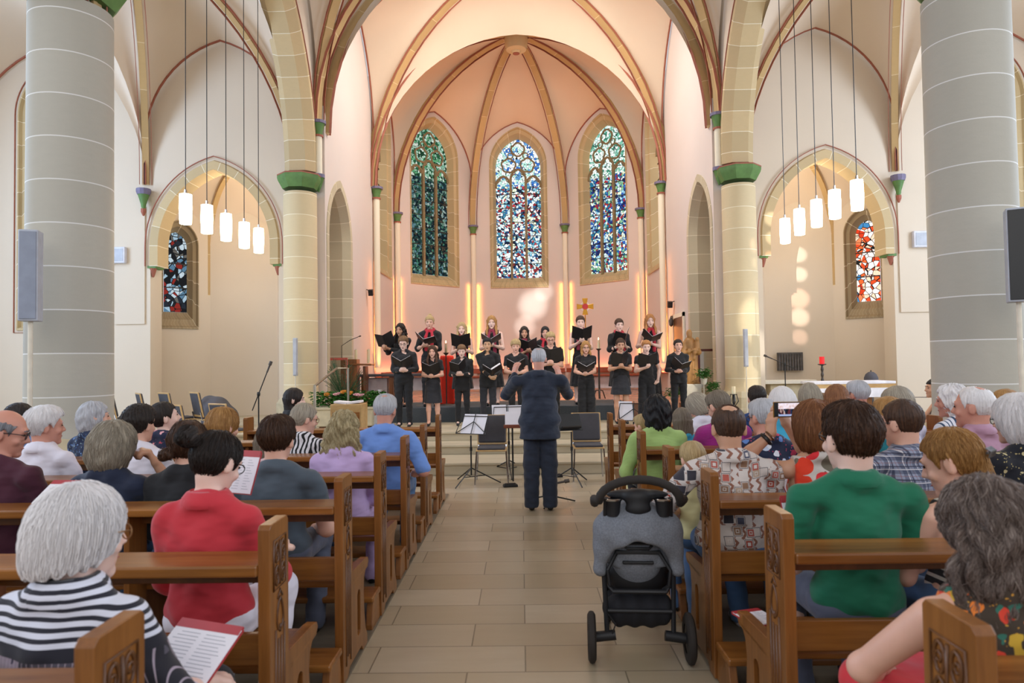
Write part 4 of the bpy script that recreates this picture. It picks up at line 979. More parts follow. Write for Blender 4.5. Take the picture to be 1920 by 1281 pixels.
# ================================================================== furniture
def wood(name, a, b, sc=(1, 1, 1), r=.35):
    t = NT(name); o = t.mapv(t.obj(), sc); n = t.noise(o, 6, 6, .65); n2 = t.noise(o, 30, 3)
    t.col(t.ramp(t.math('ADD', t.math('MULTIPLY', n, .75), t.math('MULTIPLY', n2, .25)), [(.32, H(a)), (.68, H(b))])); t.rough(r); t.bump(n2, .06); return t.m
wood('oak_x', '643815', 'a2692f', (.12, 1.6, 1.6), .28); wood('oak_z', '613614', '9c6530', (1.6, 1.6, .12), .3); wood('oak_dark', '4a2a12', '7a4c24', (1, 1, .3)); wood('beech', 'b08850', 'd8b47c', (.4, 1, 1))
plain('chair_pad', H('4c4a4e'), .9); plain('chrome', H('c4c4c8'), .15, metal=1); plain('stand_black', H('141416'), .4); plain('paper', H('eeeaf0'), .8, .02); plain('booklet_red', H('b03036'), .5)
plain('stroller_black', H('16161a'), .55); plain('rubber', H('2a2420'), .8); plain('speaker_grey', H('b6bac4'), .5); plain('speaker_grill', H('8f96a6'), .6); plain('white_stone', H('e2d9c6'), .6); plain('white_cloth', H('eceaf0'), .8)
plain('carved_wood', H('b08048'), .5, .15, 6); plain('flower_pink', H('e8a8b0'), .6); plain('flower_orange', H('d88a30'), .6); plain('leaf_green', H('3d7a2c'), .5, .25, 20); plain('leaf_dark', H('28502a'), .5, .25, 20)
plain('black_fabric', H('1a1a20'), .9); plain('cream_leather', H('d8bc94'), .6); plain('gold', H('b8862c'), .3, metal=.8); plain('folder_black', H('1c1a1c'), .45); plain('folder_brown', H('4a4434'), .5); plain('red_cloth', H('ff3a22'), .8)
plain('glass_red', H('c01c20'), .2); plain('sign_green', H('1c5a40'), .5); plain('grey_cover', H('58565c'), .9); plain('bronze', H('5a5450'), .5, .2, 10, metal=.5); plain('steel', H('b0a898'), .3, metal=.9); plain('wall_box_white', H('d8d8e2'), .4)
t = NT('stroller_grey'); o_ = t.obj(); t.col(t.mix(t.noise(o_, 120, 2), H('5a5e66'), H('8b8f98'))); t.rough(.9); t.bump(t.noise(o_, 6, 3), .5, .03)
t = NT('candle_wax'); t.col(H('efe2bc')); t.rough(.5); t.set(Subsurface_Weight=.3)
t = NT('flame'); t.set(Emission_Strength=12.0); t.b.inputs['Emission Color'].default_value = (1, .75, .35, 1)
t = NT('lamp_glass'); t.set(Emission_Strength=9.0); t.b.inputs['Emission Color'].default_value = (1, .86, .62, 1)
t = NT('clear_panel'); t.t.nodes.remove(t.b); g1 = t.n('BsdfTransparent'); g1.inputs[0].default_value = (.93, .95, .96, 1); g2 = t.n('BsdfGlossy', Roughness=.05); mx = t.n('MixShader'); mx.inputs[0].default_value = .08; t.l(g1.outputs[0], mx.inputs[1]); t.l(g2.outputs[0], mx.inputs[2]); t.l(mx.outputs[0], t.t.nodes['Material Output'].inputs[0])

# ---- pews
XL, XR = -.93, .97
PROF = [(0, .02), (0, 1.035), (.015, 1.05), (.185, 1.05), (.2, 1.035), (.2, .515), (.50, .50), (.57, .49), (.585, .465), (.57, .445), (.50, .43), (.47, .40), (.455, .33), (.47, .2), (.50, .1), (.54, .05), (.54, 0), (.43, 0), (.40, .035), (.13, .035), (.09, 0), (0, 0)]
def ell2(cy, cz, ry, rz, n=16): return [(cy + ry * math.cos(2 * PI * i / n), cz + rz * math.sin(2 * PI * i / n)) for i in range(n)]
def slot(cy, z0, z1, w): return [(cy + w * math.cos(a), (z1 if math.sin(a) >= 0 else z0) + w * math.sin(a) * .9) for a in [2 * PI * i / 16 + .01 for i in range(16)]]
def end_panel():
    m = MB(); m.plate([PROF, slot(.335, .15, .34, .035)[::-1]], (-.0225, 0, 0), (0, 1, 0), (0, 0, 1), .045, (1, 0, 0)); return m
def carving(sx):
    """raised tracery on the aisle face: a leafy square, a drop and two long grooves"""
    m = MB(); x = sx * .0235
    T = lambda y, z: (x, y, z)
    fr = [(.035, .80), (.165, .80), (.165, .985), (.035, .985)]; m.tube([T(*p) for p in fr], .0045, 5, closed=True)
    for k in range(2):
        cz = .935 - k * .085
        for q in (-1, 1):
            m.tube([T(.10 + q * (.012 + .028 * (1 - math.cos(a)) * .7), cz + .036 * math.sin(a)) for a in [PI * 2 * i / 12 for i in range(12)]], .006, 5, closed=True)
            m.tube([T(.10 + q * .012 * math.cos(a) + q * .035, cz + .012 * math.sin(a)) for a in [PI * 2 * i / 7 for i in range(7)]], .005, 4, closed=True)
    m.tube([T(.1, .81), T(.094, .85), T(.106, .89), (T(.1, .975))], .006, 5)
    m.tube([T(.1 + .03 * math.cos(a) * (1 - .4 * math.sin(a)), .70 + .06 * math.sin(a)) for a in [PI * 2 * i / 14 for i in range(14)]], .006, 5, closed=True)
    m.tube([T(.075, .76), T(.1, .79), T(.125, .76)], .005, 5); m.tube([T(.1, .63), T(.1, .66)], .006, 5)
    for y in (.055, .085, .115, .145): m.box((sx * .023, y, .36), (.008, .012, .50 if y in (.085, .115) else .58))
    return m
pan = end_panel().build('end_panel', 'oak_z', None, bevel=.006); car = {q: carving(q).build('carving', 'oak_dark', None, smooth=0) for q in (-1, 1)}
def support():
    m = MB(); m.plate([[(.03, .02), (.03, .86), (.2, .86), (.2, .5), (.45, .43), (.40, .2), (.44, 0), (.3, 0), (.03, 0)]], (-.015, 0, 0), (0, 1, 0), (0, 0, 1), .03, (1, 0, 0)); return m
sup = support().build('support', 'oak_z', None, bevel=.004)
def kneefoot():
    m = MB(); m.plate([[(-.24, 0), (-.24, .03), (-.20, .16), (-.03, .16), (0, .03), (0, 0)]], (-.02, 0, 0), (0, 1, 0), (0, 0, 1), .04, (1, 0, 0)); return m
kfo = kneefoot().build('kneeler_foot', 'oak_z', None, bevel=.004)
first = [True]
def put(o, par, x, y=0):
    c = o.copy(); COL.objects.link(c); c.parent = par; c.location = (x, y, 0); return c
def pew(x0, x1, y0, label, aisle, kneel=True, book=True, grp=None):
    """x0 < x1; aisle: -1 when the aisle end is at x0"""
    p = thing('pew', label, 'pew', ((x0 + x1) / 2, y0, .012), 0, grp); c = (x0 + x1) / 2; a, b = x0 - c, x1 - c
    for x, q in ((a + .0225, -1), (b - .0225, 1)):
        e = put(pan, p, x); 
        d = car[q].copy(); COL.objects.link(d); d.parent = e
    m = MB(); m.box((0, .10, .885), (b - a - .09, .215, .042)); m.build('book_rail', 'oak_x', p, bevel=.008)
    m = MB(); m.box((0, .165, .83), (b - a - .09, .025, .07)); m.box((0, .19, .84), (b - a - .09, .02, .02)); m.build('rail_board', 'oak_dark', p, bevel=.004)
    m = MB(); m.box((0, .14, .55), (b - a - .09, .028, .12)); m.build('back_board', 'oak_x', p, bevel=.004)
    m = MB(); m.box((0, .385, .445), (b - a + .0, .38, .036)); m.build('seat', 'oak_x', p, bevel=.012)
    if kneel:
        m = MB(); m.box((0, -.13, .182), (b - a, .22, .036)); m.build('kneeler', 'oak_x', p, bevel=.01)
        for x in (a + .03, b - .03, (a + b) / 2): put(kfo, p, x)
    n = max(1, int((b - a) / 1.15))
    for i in range(1, n + 1):
        x = a + (b - a) * i / (n + 1); put(sup, p, x)
    return p
YLs = [1.48, 2.51, 3.53, 4.48, 5.46, 6.52, 7.70]; YRs = [1.50, 2.59, 3.56, 4.57, 5.62, 6.72, 7.62]
ordn = ['nearest the camera', 'second from the camera', 'third from the camera', 'fourth from the camera', 'fifth from the camera', 'sixth from the camera', 'closest to the chancel steps']
for i, y in enumerate(YLs): pew({5: -3.5, 6: -3.15}.get(i, -4.35), XL, y, 'oak pew left of the aisle with carved end, ' + ordn[i], 1, grp='pews left of the aisle')
for i, y in enumerate(YRs): pew(XR, {5: 4.1, 6: 4.0}.get(i, 4.35), y, 'oak pew right of the aisle with carved end, ' + ordn[i], -1, grp='pews right of the aisle')
for o in (pan, sup, kfo, car[1], car[-1]): bpy.data.objects.remove(o)

# ---- pendant lamps
tops = [8.35, 8.75, 9.0, 9.15, 9.2]
LN = ['nearest and highest', 'second nearest', 'middle', 'second farthest', 'farthest and lowest']
for s in (-1, 1):
    for i in range(5):
        Y = 9.0 + .5 * i; pxs = [(348, 388, 424, 458, 485), (1607, 1565, 1531, 1499, 1472)][s > 0][i]; pys = [(392, 411, 426, 441, 451), (366, 383, 400, 416, 433)][s > 0][i]
        q = P(pxs, pys, Y)
        p = thing('pendant_lamp', 'lit white tube pendant, %s of five on the %s' % (LN[i], 'left' if s < 0 else 'right'), 'lamp', q, 0, 'pendant lamps in the %s arcade' % ('left' if s < 0 else 'right'))
        m = MB(); m.lathe([(.062, -.205), (.075, -.2), (.083, 0), (.078, .195), (.06, .2)], n=20); m.build('lamp_shade', 'lamp_glass', p, smooth=40)
        m = MB(); m.lathe([(.02, .2), (.016, .26)], n=10); m.build('cap', 'chrome', p)
        m = MB(); m.tube([(0, 0, .25), (0, 0, tops[i] - q.z)], .006, 5); m.build('cable', 'stand_black', p)
        lamp('pendant_glow', 'POINT', (q.x, q.y, q.z - .3), 7, (1, .8, .55), size=.1)

# ---- loudspeakers
def column_speaker(px, py0, py1, Y, w, label, floor_z, grill='speaker_grill', d=None, rz=0):
    a, b = P(px, py1, Y), P(px, py0, Y); h = b.z - a.z
    p = thing('column_loudspeaker', label, 'loudspeaker', (a.x, Y, floor_z), rz); d = d or w * 1.05; z = a.z - floor_z
    m = MB(); m.b(-w / 2, w / 2, -d / 2, d / 2, z, z + h); m.build('cabinet', 'speaker_grey', p, bevel=.01)
    m = MB(); m.b(-w * .42, w * .42, -d / 2 - .012, -d / 2 + .002, z + .02, z + h - .02); m.build('grille', grill, p, bevel=.004)
    m = MB(); m.tube([(0, 0, 0), (0, 0, z + .02)], w * .13, 10); m.build('pole', 'white_stone', p, smooth=30)
    m = MB(); m.lathe([(w * .9, 0), (w * .9, .015), (w * .2, .03)], n=16); m.build('base', 'speaker_grey', p, smooth=30)
    return p
column_speaker(57, 433, 603, 6.52, .165, 'tall grey column loudspeaker on a white pole before the left pillar', 0, rz=.35)
column_speaker(1910, 392, 567, 6.52, .175, 'tall grey column loudspeaker with dark grille before the right pillar', 0, 'stand_black', rz=-.5)
column_speaker(554, 634, 705, 13.0, .075, 'slim white column loudspeaker before the left pillar beside the chancel', .48, 'speaker_grey')
column_speaker(1399, 617, 688, 13.0, .075, 'slim white column loudspeaker before the right pillar beside the chancel', .48, 'speaker_grey')
for px, py, l in ((218, 479, 'white screen-like box on the wall right of the near left pillar'), (1730, 449, 'pale flat panel on the wall left of the near right pillar')):
    q = P(px, py, 13.99); m = MB(); m.b(-.21, .21, -.05, .05, -.17, .17); o = m.build('wall_panel', 'wall_box_white', None, bevel=.02, loc=(q.x, 13.98, q.z)); tag(o, l, 'panel')
    m = MB(); m.b(-.17, .17, -.056, -.05, -.13, .13); m.build('front_cover', 'speaker_grey', o)

# ---- chairs with grey pads
def chair(x, y, z, rz, label, grp='padded stacking chairs', s=1.0):
    p = thing('padded_chair', label, 'chair', (x, y, z), rz, grp)
    m = MB(); m.box((0, .0, .455), (.42, .42, .02)); m.box((0, -.205, .66), (.40, .018, .45), rx=.16) if False else m.box((0, -.235, .70), (.42, .02, .42), rx=.2); m.build('frame', 'beech', p, bevel=.03)
    m = MB(); m.box((0, .01, .48), (.38, .38, .035)); m.build('seat', 'chair_pad', p, bevel=.015)
    m = MB(); m.box((0, -.225, .71), (.385, .05, .385), rx=.2); m.build('backrest', 'chair_pad', p, bevel=.02)
    for sx in (-1, 1):
        m = MB(); m.tube([(sx * .2, -.18, .44), (sx * .225, -.21, 0)], .011, 8); m.build('leg', 'chrome', p, smooth=30)
        m = MB(); m.tube([(sx * .2, .17, .44), (sx * .225, .20, 0)], .011, 8); m.build('leg', 'chrome', p, smooth=30)
        m = MB(); m.tube([(sx * .19, -.2, .44), (sx * .19, -.235, .58)], .011, 8); m.build('bracket', 'chrome', p, smooth=30)
    return p
chair(-.42, 9.45, 0, PI, 'grey padded chair facing the pews, left of the conductor'); chair(.92, 9.6, 0, PI, 'grey padded chair facing the pews, right of the conductor')
cs = [(222, 778, 10.35, .18, -1.1, 'half hidden, beside the wall right of the left pillar'), (243, 770, 11.3, .33, -1.0, 'empty chair tilted, directly above the white T-shirt'), (293, 766, 11.3, .33, -.9, 'empty chair between the two dark haired heads'), (338, 764, 11.3, .33, -.7, 'empty chair right of the person with the high bun'),
      (362, 773, 10.45, .18, -.7, 'empty small chair with pale wooden edge'), (396, 777, 11.3, .33, -.8, 'empty chair with broad wooden frame left of the long brown hair'), (436, 770, 10.6, .18, -.5, 'empty chair nearest the microphone stand')]
for px, py, Y, z_, rz, l in cs: q = P(px, py, Y); chair(q.x, Y, z_, rz, 'grey padded ' + l, 'empty padded chairs on the left')

# ---- music stands
def wire_stand(q, h, label, sheets, yaw=0, solid=False, dw=.48, dh=.33, board='stand_black', tilt=.35, legs=.33, back=True):
    p = thing('music_stand', label, 'music stand', (q.x, q.y, q.z), yaw)
    m = MB(); m.tube([(0, 0, .12), (0, 0, h)], .011, 8); m.tube([(0, 0, .45), (0, 0, .50)], .018, 8); m.build('pole', 'stand_black', p, smooth=30)
    for i in range(3):
        a = 2 * PI * i / 3 + .5; m = MB(); m.tube([(0, 0, .22), (legs * math.cos(a), legs * math.sin(a), .012)], .009, 6); m.tube([(0, 0, .1), (legs * .5 * math.cos(a), legs * .5 * math.sin(a), .12)], .006, 5); m.build('leg', 'stand_black', p)
    R = Matrix.Rotation(-tilt, 3, 'X'); T = lambda x, z, y=0: Vector((0, 0, h + .02)) + R @ Vector((x, y, z))
    m = MB()
    if solid: m.add([T(-dw / 2, 0), T(dw / 2, 0), T(dw / 2, dh), T(-dw / 2, dh), T(-dw / 2, 0, .012), T(dw / 2, 0, .012), T(dw / 2, dh, .012), T(-dw / 2, dh, .012)], [(0, 1, 2, 3), (7, 6, 5, 4), (0, 4, 5, 1), (1, 5, 6, 2), (2, 6, 7, 3), (3, 7, 4, 0)]); m.tube([T(-dw * .4, .03, -.03), T(dw * .4, .03, -.03)], .02, 6)
    else:
        for a, b in (((-dw / 2, .0), (dw / 2, 0)), ((-dw / 2, 0), (-dw * .42, dh * .8)), ((dw / 2, 0), (dw * .42, dh * .8)), ((0, 0), (0, dh * .9)), ((-dw * .42, dh * .8), (dw * .42, dh * .8)), ((0, dh * .55), (-dw / 2, .0)), ((0, dh * .55), (dw / 2, 0))): m.tube([T(*a), T(*b)], .006, 5)
    m.build('desk', board, p)
    for j, (x, w_, hh, tr) in enumerate(sheets):
        m = MB(); yy = .016 + .003 * j if True else 0; m.add([T(x - w_ / 2, .01, yy), T(x + w_ / 2, .01, yy), T(x + w_ / 2 + tr, hh, yy), T(x - w_ / 2 + tr, hh, yy)] + [T(x - w_ / 2, .01, yy + .003), T(x + w_ / 2, .01, yy + .003), T(x + w_ / 2 + tr, hh, yy + .003), T(x - w_ / 2 + tr, hh, yy + .003)], [(0, 1, 2, 3), (7, 6, 5, 4), (0, 4, 5, 1), (1, 5, 6, 2), (2, 6, 7, 3), (3, 7, 4, 0)]); m.build('sheet_music', 'paper', p)
    return p
wire_stand(G(884, 908, 0), .66, 'black wire music stand with white sheets, leftmost before the steps', [(0, .36, .30, .0)], yaw=-.45, tilt=.5, legs=.40)
wire_stand(G(955, 892, 0), .72, 'black wire music stand with spread sheets, just left of the conductor', [(-.13, .21, .30, 0), (.1, .22, .29, 0)], yaw=.12, tilt=.3, legs=.42)
wire_stand(G(1073, 908, 0), .70, 'black solid desk music stand just right of the conductor', [], yaw=.35, solid=True, dw=.34, dh=.24, tilt=.5, legs=.33)
wire_stand(G(1190, 886, 0), .74, 'music stand with white sheet and dark folder behind the right pews', [(-.1, .2, .3, -.03)], yaw=-.25, solid=False, tilt=.35)
p = thing('lap_desk', 'small brown wooden board holding white sheets beside the conductor', 'music desk', G(962, 905, 0)); 
m = MB(); m.tube([(0, .1, 0), (0, .1, .74)], .012, 8); m.build('pole', 'stand_black', p)
m = MB(); m.box((0, .08, .76), (.24, .06, .05)); m.build('board', plain('red_wood', H('7a3c22'), .4), p, bevel=.01)
m = MB(); m.box((0, .1, .87), (.2, .01, .19), rx=-.3); m.build('sheet_music', 'paper', p)
def mic_stand(q, h, label, yaw, boom=(.28, .22), r=.26):
    p = thing('microphone_stand', label, 'microphone stand', (q.x, q.y, q.z), yaw)
    m = MB(); m.tube([(0, 0, .08), (0, 0, h)], .010, 8); m.build('pole', 'stand_black', p, smooth=30)
    m = MB(); m.tube([(-boom[0] * .7, 0, h - boom[1] * .7), (0, 0, h), (boom[0], 0, h + boom[1])], .008, 6); m.build('boom', 'stand_black', p)
    m = MB(); e = Vector((boom[0], 0, h + boom[1])); d = Vector((boom[0], 0, boom[1])).normalized(); m.tube([e - d * .03, e + d * .08, e + d * .085, e + d * .14], [.012, .014, .024, .022], 10); m.build('microphone', 'bronze', p, smooth=40)
    m = MB(); m.lathe([(.02, h - .03), (.025, h), (.02, h + .03)], n=8); m.build('clamp', 'stand_black', p)
    for i in range(3):
        a = 2 * PI * i / 3 + .3; m = MB(); m.tube([(0, 0, .1), (r * math.cos(a), r * math.sin(a), .012)], .009, 6); m.build('leg', 'stand_black', p)
    return p
mic_stand(Vector((P(485, 770, 9.6).x, 9.6, 0)), 1.25, 'black boom microphone stand beside the empty chairs', 0, (.13, .33))
mic_stand(Vector((P(1472, 700, 13.2).x, 13.2, .48)), 1.05, 'black boom microphone stand before the small stone altar', PI - .3, (.25, .12))
p = mic_stand(G(1030, 945, 0), .22, 'low black microphone stand lying behind the conductor', 0, (.1, .02), .32)
for (px, py, l) in ((957, 913, 'small black pedal box on the floor between the stands'), (1042, 895, 'small black pedal box on the floor right of the conductor')):
    q = G(px, py, 0); p = thing('floor_pedal', l, 'pedal', (q.x, q.y, 0), .2); m = MB(); m.box((0, 0, .02), (.2, .09, .035), taper=.9); m.build('body', 'stand_black', p, bevel=.008); m = MB(); m.box((0, .0, .042), (.14, .05, .012)); m.build('treadle', 'rubber', p, bevel=.004)

# ---- stroller
def stroller():
    q0, q1 = G(1108, 1232, 0), G(1298, 1252, 0); cx = (q0.x + q1.x) / 2; cy = 3.78; w = abs(q1.x - q0.x) / 2
    p = thing('stroller', 'black stroller with heather grey hood parked in the aisle by the right pews', 'stroller', (cx, cy, 0), -.07)
    for s in (-1, 1):
        wh = MB(); prof = [(.075, -.02), (.115, -.022), (.132, -.012), (.135, 0), (.132, .012), (.115, .022), (.075, .02)]; wh.lathe(prof, n=28, cap=False)
        g = MB(); g.add([(s * w + z, y, x + .136) for x, y, z in wh.v], wh.f); tr = g.build('wheel', 'rubber', p, smooth=40)
        g = MB(); hb = MB(); hb.lathe([(.02, -.022), (.085, -.014), (.085, .014), (.02, .022)], n=20); g.add([(s * w + z, y, x + .136) for x, y, z in hb.v], hb.f); g.build('hub', 'stroller_black', tr, smooth=30)
        g = MB(); g.tube([(s * (w - .02), 0, .136), (s * (w - .13), 0, .15)], .028, 10); g.build('axle_housing', 'stroller_black', p, smooth=40)
        g = MB(); g.tube([(s * (w - .085), 0, .15), (s * (w - .075), .03, .45), (s * (w - .085), .03, .72), (s * (w - .09), -.03, .90)], .0135, 8); g.build('frame_tube', 'stroller_black', p, smooth=30)
        g = MB(); g.tube([(s * (w - .08), .03, .5), (s * (w - .1), .3, .3), (s * (w - .12), .58, .1)], .013, 8); g.build('front_tube', 'stroller_black', p, smooth=30)
        fw = MB(); fw.lathe([(.05, -.018), (.088, -.016), (.09, 0), (.088, .016), (.05, .018)], n=20); g = MB(); g.add([(s * (w - .12) + z, .6 + y, x + .09) for x, y, z in fw.v], fw.f); g.build('front_wheel', 'rubber', p, smooth=40)
        g = MB(); g.lathe([(.034, .80), (.042, .87), (.046, .885), (.05, .885)], (s * .135, -.015, .0), 20, sy=.8); g.build('cup_holder', 'stroller_black', p, smooth=30)
        g = MB(); g.lathe([(.049, .884), (.052, .892), (.046, .895)], (s * .135, -.015, 0), 20, sy=.8); g.build('cup_rim', 'chrome', p, smooth=30)
    g = MB(); g.tube([(-w + .03, .03, .86), (-w + .025, -.06, .90)] + [(-(w - .05) * math.cos(a), -.10 - .02 * math.sin(a), .90 + .115 * math.sin(a)) for a in [PI * i / 12 for i in range(13)]] + [(w - .025, -.06, .90), (w - .03, .03, .86)], .024, 10); g.build('push_handle', 'rubber', p, smooth=60)
    g = MB(); g.tube([(-w + .09, 0, .28), (w - .09, 0, .28)], .012, 8); g.tube([(-w + .1, .02, .41), (-w + .12, .0, .385), (w - .12, .0, .385), (w - .1, .02, .41)], .014, 8); g.build('cross_bar', 'stroller_black', p, smooth=30)
    # hood
    def hp(F_, X, Y, Z):
        cut = np.sqrt((X / .17) ** 2 + ((Z - .50) / .17) ** 2) - 1; cut = np.maximum(cut * .12, (Y - .06)); F_ = -smin(-F_, cut, .02); F_ = np.maximum(F_, .50 - Z - .3 * np.abs(X)); return F_ + (.004 * np.sin(X * 40 + Z * 22) * np.sin(Z * 30 - X * 12)).astype(np.float32)
    mk('hood', sdf([ell((0, .12, .66), (.245, .21, .20)), ell((0, .05, .72), (.215, .13, .13)), cap((-.205, .03, .50), (-.19, .03, .74), .042), cap((.205, .03, .50), (.19, .03, .74), .042)], .0085, .06, hp), 'stroller_grey', p)
    mk('seat_back', sdf([ell((0, .10, .60), (.165, .06, .14)), ell((0, .12, .50), (.13, .06, .12))], .009, .05, lambda F_, X, Y, Z: np.maximum(F_, Z - .70)), 'stroller_grey', p)
    g = MB(); g.tube([(-.075, .03, .625), (-.06, .022, .64), (.06, .022, .64), (.075, .03, .625), (.06, .025, .61), (-.06, .025, .61)], .008, 6, closed=True); g.build('carry_handle', 'stroller_black', p, smooth=40)
    g = MB(); g.box((0, .045, .585), (.25, .02, .02)); g.box((0, .04, .53), (.17, .02, .018)); g.box((0, .028, .665), (.035, .01, .014)); g.build('strap', 'stroller_black', p, bevel=.005)
    mk('organizer', sdf([ell((0, -.015, .90), (.075, .035, .045)), ell((0, -.02, .84), (.07, .035, .04)), ell((0, .02, .91), (.17, .04, .03))], .007, .03), 'stroller_black', p)
    mk('seat', sdf([ell((0, .18, .43), (.19, .10, .14)), ell((0, .34, .42), (.18, .18, .08))], .010, .05), 'stroller_black', p)
    def bp(F_, X, Y, Z): return F_ + (.006 * np.sin(X * 70)).astype(np.float32) * (Z > .12)
    mk('basket', sdf([cap((-.12, .08, .27), (.12, .08, .27), .075), cap((-.1, .28, .25), (.1, .28, .25), .08), cap((-.1, .1, .21), (.1, .1, .21), .045)], .010, .06, bp), 'black_fabric', p)
    for s in (-1, 1):
        g = MB(); g.tube([(s * .12, .04, .58), (s * .17, .0, .5), (s * .16, .0, .42), (s * .13, .02, .39)], .010, 6); g.build('strap', 'stroller_black', p, smooth=30)
    g = MB(); g.tube([(-w + .09, -.02, .27), (-w + .13, -.03, .22), (-w + .11, -.02, .16)], .004, 5); g.build('brake_cable', 'stroller_black', p)
stroller()

# ---- bags and booklets
def bag(q, label, c1, c2, s=1, rz=0):
    p = thing('handbag', label, 'bag', q, rz)
    mk('body', sdf([ell((0, 0, .15 * s), (.10 * s, .17 * s, .16 * s)), cap((0, -.12 * s, .06 * s), (0, .12 * s, .06 * s), .06 * s)], .009, .05, lambda F_, X, Y, Z: np.maximum(F_, .002 - Z)), c1, p)
    m = MB(); m.box((-.0, -.15 * s, .22 * s), (.10 * s, .06 * s, .06 * s), rx=.5); m.box((0, -.165 * s, .17 * s), (.02 * s, .03 * s, .1 * s)); m.build('trim_flap', c2, p, bevel=.01)
    m = MB(); m.tube([(0, -.1 * s, .26 * s), (0, -.08 * s, .38 * s), (0, .04 * s, .4 * s), (0, .1 * s, .27 * s)], .008, 6); m.build('strap', c2, p, smooth=40)
bag((-1.12, 3.18, .012), 'black handbag with cream trim standing behind the second left pew', 'black_fabric', 'cream_leather', 1.0)
bag((-2.1, 3.25, .012), 'dark striped bag standing left of the person in red', 'cloth_charcoal', 'black_fabric', .9, .4)
bag((1.35, 8.35, .012), 'brown bag hanging low beside the front right pews', 'oak_dark', 'cream_leather', .8)
def sheet(name, q, rx, rz, label, w=.15, h=.21, red=True, ry=0, side=False):
    p = thing(name, label, 'booklet', q, 0); p.rotation_euler = (rx, ry, rz)
    m = MB(); m.b(-w, w, 0, h, 0, .004); m.build('pages', 'paper', p)
    if red: m = MB(); m.b(-w, w, h - .02, h + .012, -.003, .005) ; m.b(-w - .004, w + .004, -.004, h + .004, -.005, -.001); m.build('cover', 'booklet_red', p)
    for sg in (-1, 1):
        m = MB()
        for i in range(12): m.b(sg * .012, sg * (w - .02 - (i % 3) * .01), h * (.1 + i * .065), h * (.1 + i * .065) + .0022, .004, .0046)
        m.build('text_column', plain('print_grey', H('b4b4bc'), .8), p)
    return p
# ---- chancel left group: planter, lectern, screen, railing
q = P(650, 766, 12.6)
p = thing('planter', 'long stone planter full of green plants and flowers by the steps', 'planter', (q.x - .02, 12.62, .48))
m = MB(); m.box((0, 0, .20), (1.02, .36, .32), taper=1.06); m.build('trough', 'pedestal_stone', p, bevel=.015)
m = MB(); m.box((0, 0, .37), (1.12, .42, .05)); m.build('rim', 'pedestal_stone', p, bevel=.01)
m = MB(); m.box((0, 0, .02), (.9, .3, .05)); m.build('feet', 'oak_dark', p)
rs = random.Random(3)
def leaves(m, n, bx, by, z0, z1, sz, up=.5):
    for _ in range(n):
        c = Vector((rs.uniform(-bx, bx), rs.uniform(-by, by), rs.uniform(z0, z1))); a = rs.uniform(0, 2 * PI); d = Vector((math.cos(a), math.sin(a), rs.uniform(-.3, 1) * up)).normalized(); w = d.cross(Vector((rs.uniform(-.3, .3), rs.uniform(-.3, .3), 1))).normalized(); L = sz * rs.uniform(.6, 1.3); n_ = w.cross(d) * L * .12
        m.add([c, c + d * L * .5 + w * L * .26 + n_, c + d * L - n_, c + d * L * .5 - w * L * .26 + n_], [(0, 1, 2), (0, 2, 3)])
m = MB(); leaves(m, 1300, .58, .22, .38, .66, .085); m.build('foliage', 'leaf_green', p, kind='stuff', recalc=False)
m = MB()
for _ in range(46):   # arching palm fronds
    a = rs.uniform(0, 2 * PI); b = rs.uniform(.3, .62); base = Vector((-.02, 0, .4)); pts = [base + Vector((math.cos(a) * b * t * .7, math.sin(a) * b * t * .5, (1.25 - b) * 1.1 * t - .5 * t * t * b)) for t in (0, .25, .5, .75, 1)]
    for i in range(4):
        d = pts[i + 1] - pts[i]; w = d.cross(Vector((0, 0, 1))).normalized() if abs(d.normalized().z) < .98 else Vector((1, 0, 0))
        for sg in (-1, 1):
            for t in (.2, .7): c = pts[i] + d * t; m.add([c, c + w * sg * .09 + d * .5, c + w * sg * .03 + d * .12], [(0, 1, 2)])
    m.tube(pts, .005, 4)
m.build('palm', 'leaf_dark', p, kind='stuff', recalc=False)
for i, (x, z, c) in enumerate(((-.30, .62, 'flower_orange'), (.0, .66, 'flower_orange'), (.12, .64, 'flower_orange'), (-.14, .62, 'flower_pink'), (-.09, .63, 'flower_pink'), (.28, .60, 'flower_pink'), (.33, .6, 'flower_pink'), (.23, .61, 'flower_pink'))):
    m = MB()
    for k in range(9): a = k * 2.4; r_ = .012 + .004 * k; m.box((x + r_ * math.cos(a), -.2 + r_ * math.sin(a) * .5, z + .01 * (k % 3)), (.035, .02, .05 if c == 'flower_orange' else .03), rz=a, rx=.4)
    m.build('flower', c, p, bevel=.006)
q = P(685, 705, 12.75); p = thing('white_planter', 'white square planter with white lilies right of the stone planter', 'planter', (q.x + .24, 12.75, .48)); m = MB(); m.box((0, 0, .17), (.22, .22, .34), taper=1.15); m.build('pot', 'wall_box_white', p, bevel=.01); m = MB(); leaves(m, 220, .15, .13, .34, .62, .09, 1.2); m.build('foliage', 'leaf_green', p, kind='stuff', recalc=False)
m = MB(); m.lathe([(.004, 0), (.012, .08), (.04, .14)], (.04, -.05, .55), 10); m.build('lily', 'paper', p, smooth=30)
q = P(662, 700, 15.2); p = thing('lectern', 'brown wooden lectern with two white candles behind the planter', 'lectern', (q.x + .06, 15.2, .765))
m = MB(); m.box((-.12, 0, .5), (.36, .3, 1.0)); m.build('body', 'oak_z', p, bevel=.01); m = MB(); m.box((.22, 0, .42), (.06, .28, .84)); m.build('side_panel', 'oak_dark', p, bevel=.01)
m = MB(); m.box((.08, 0, .88), (.62, .36, .04), ry=.03); m.build('top', 'oak_x', p, bevel=.01)
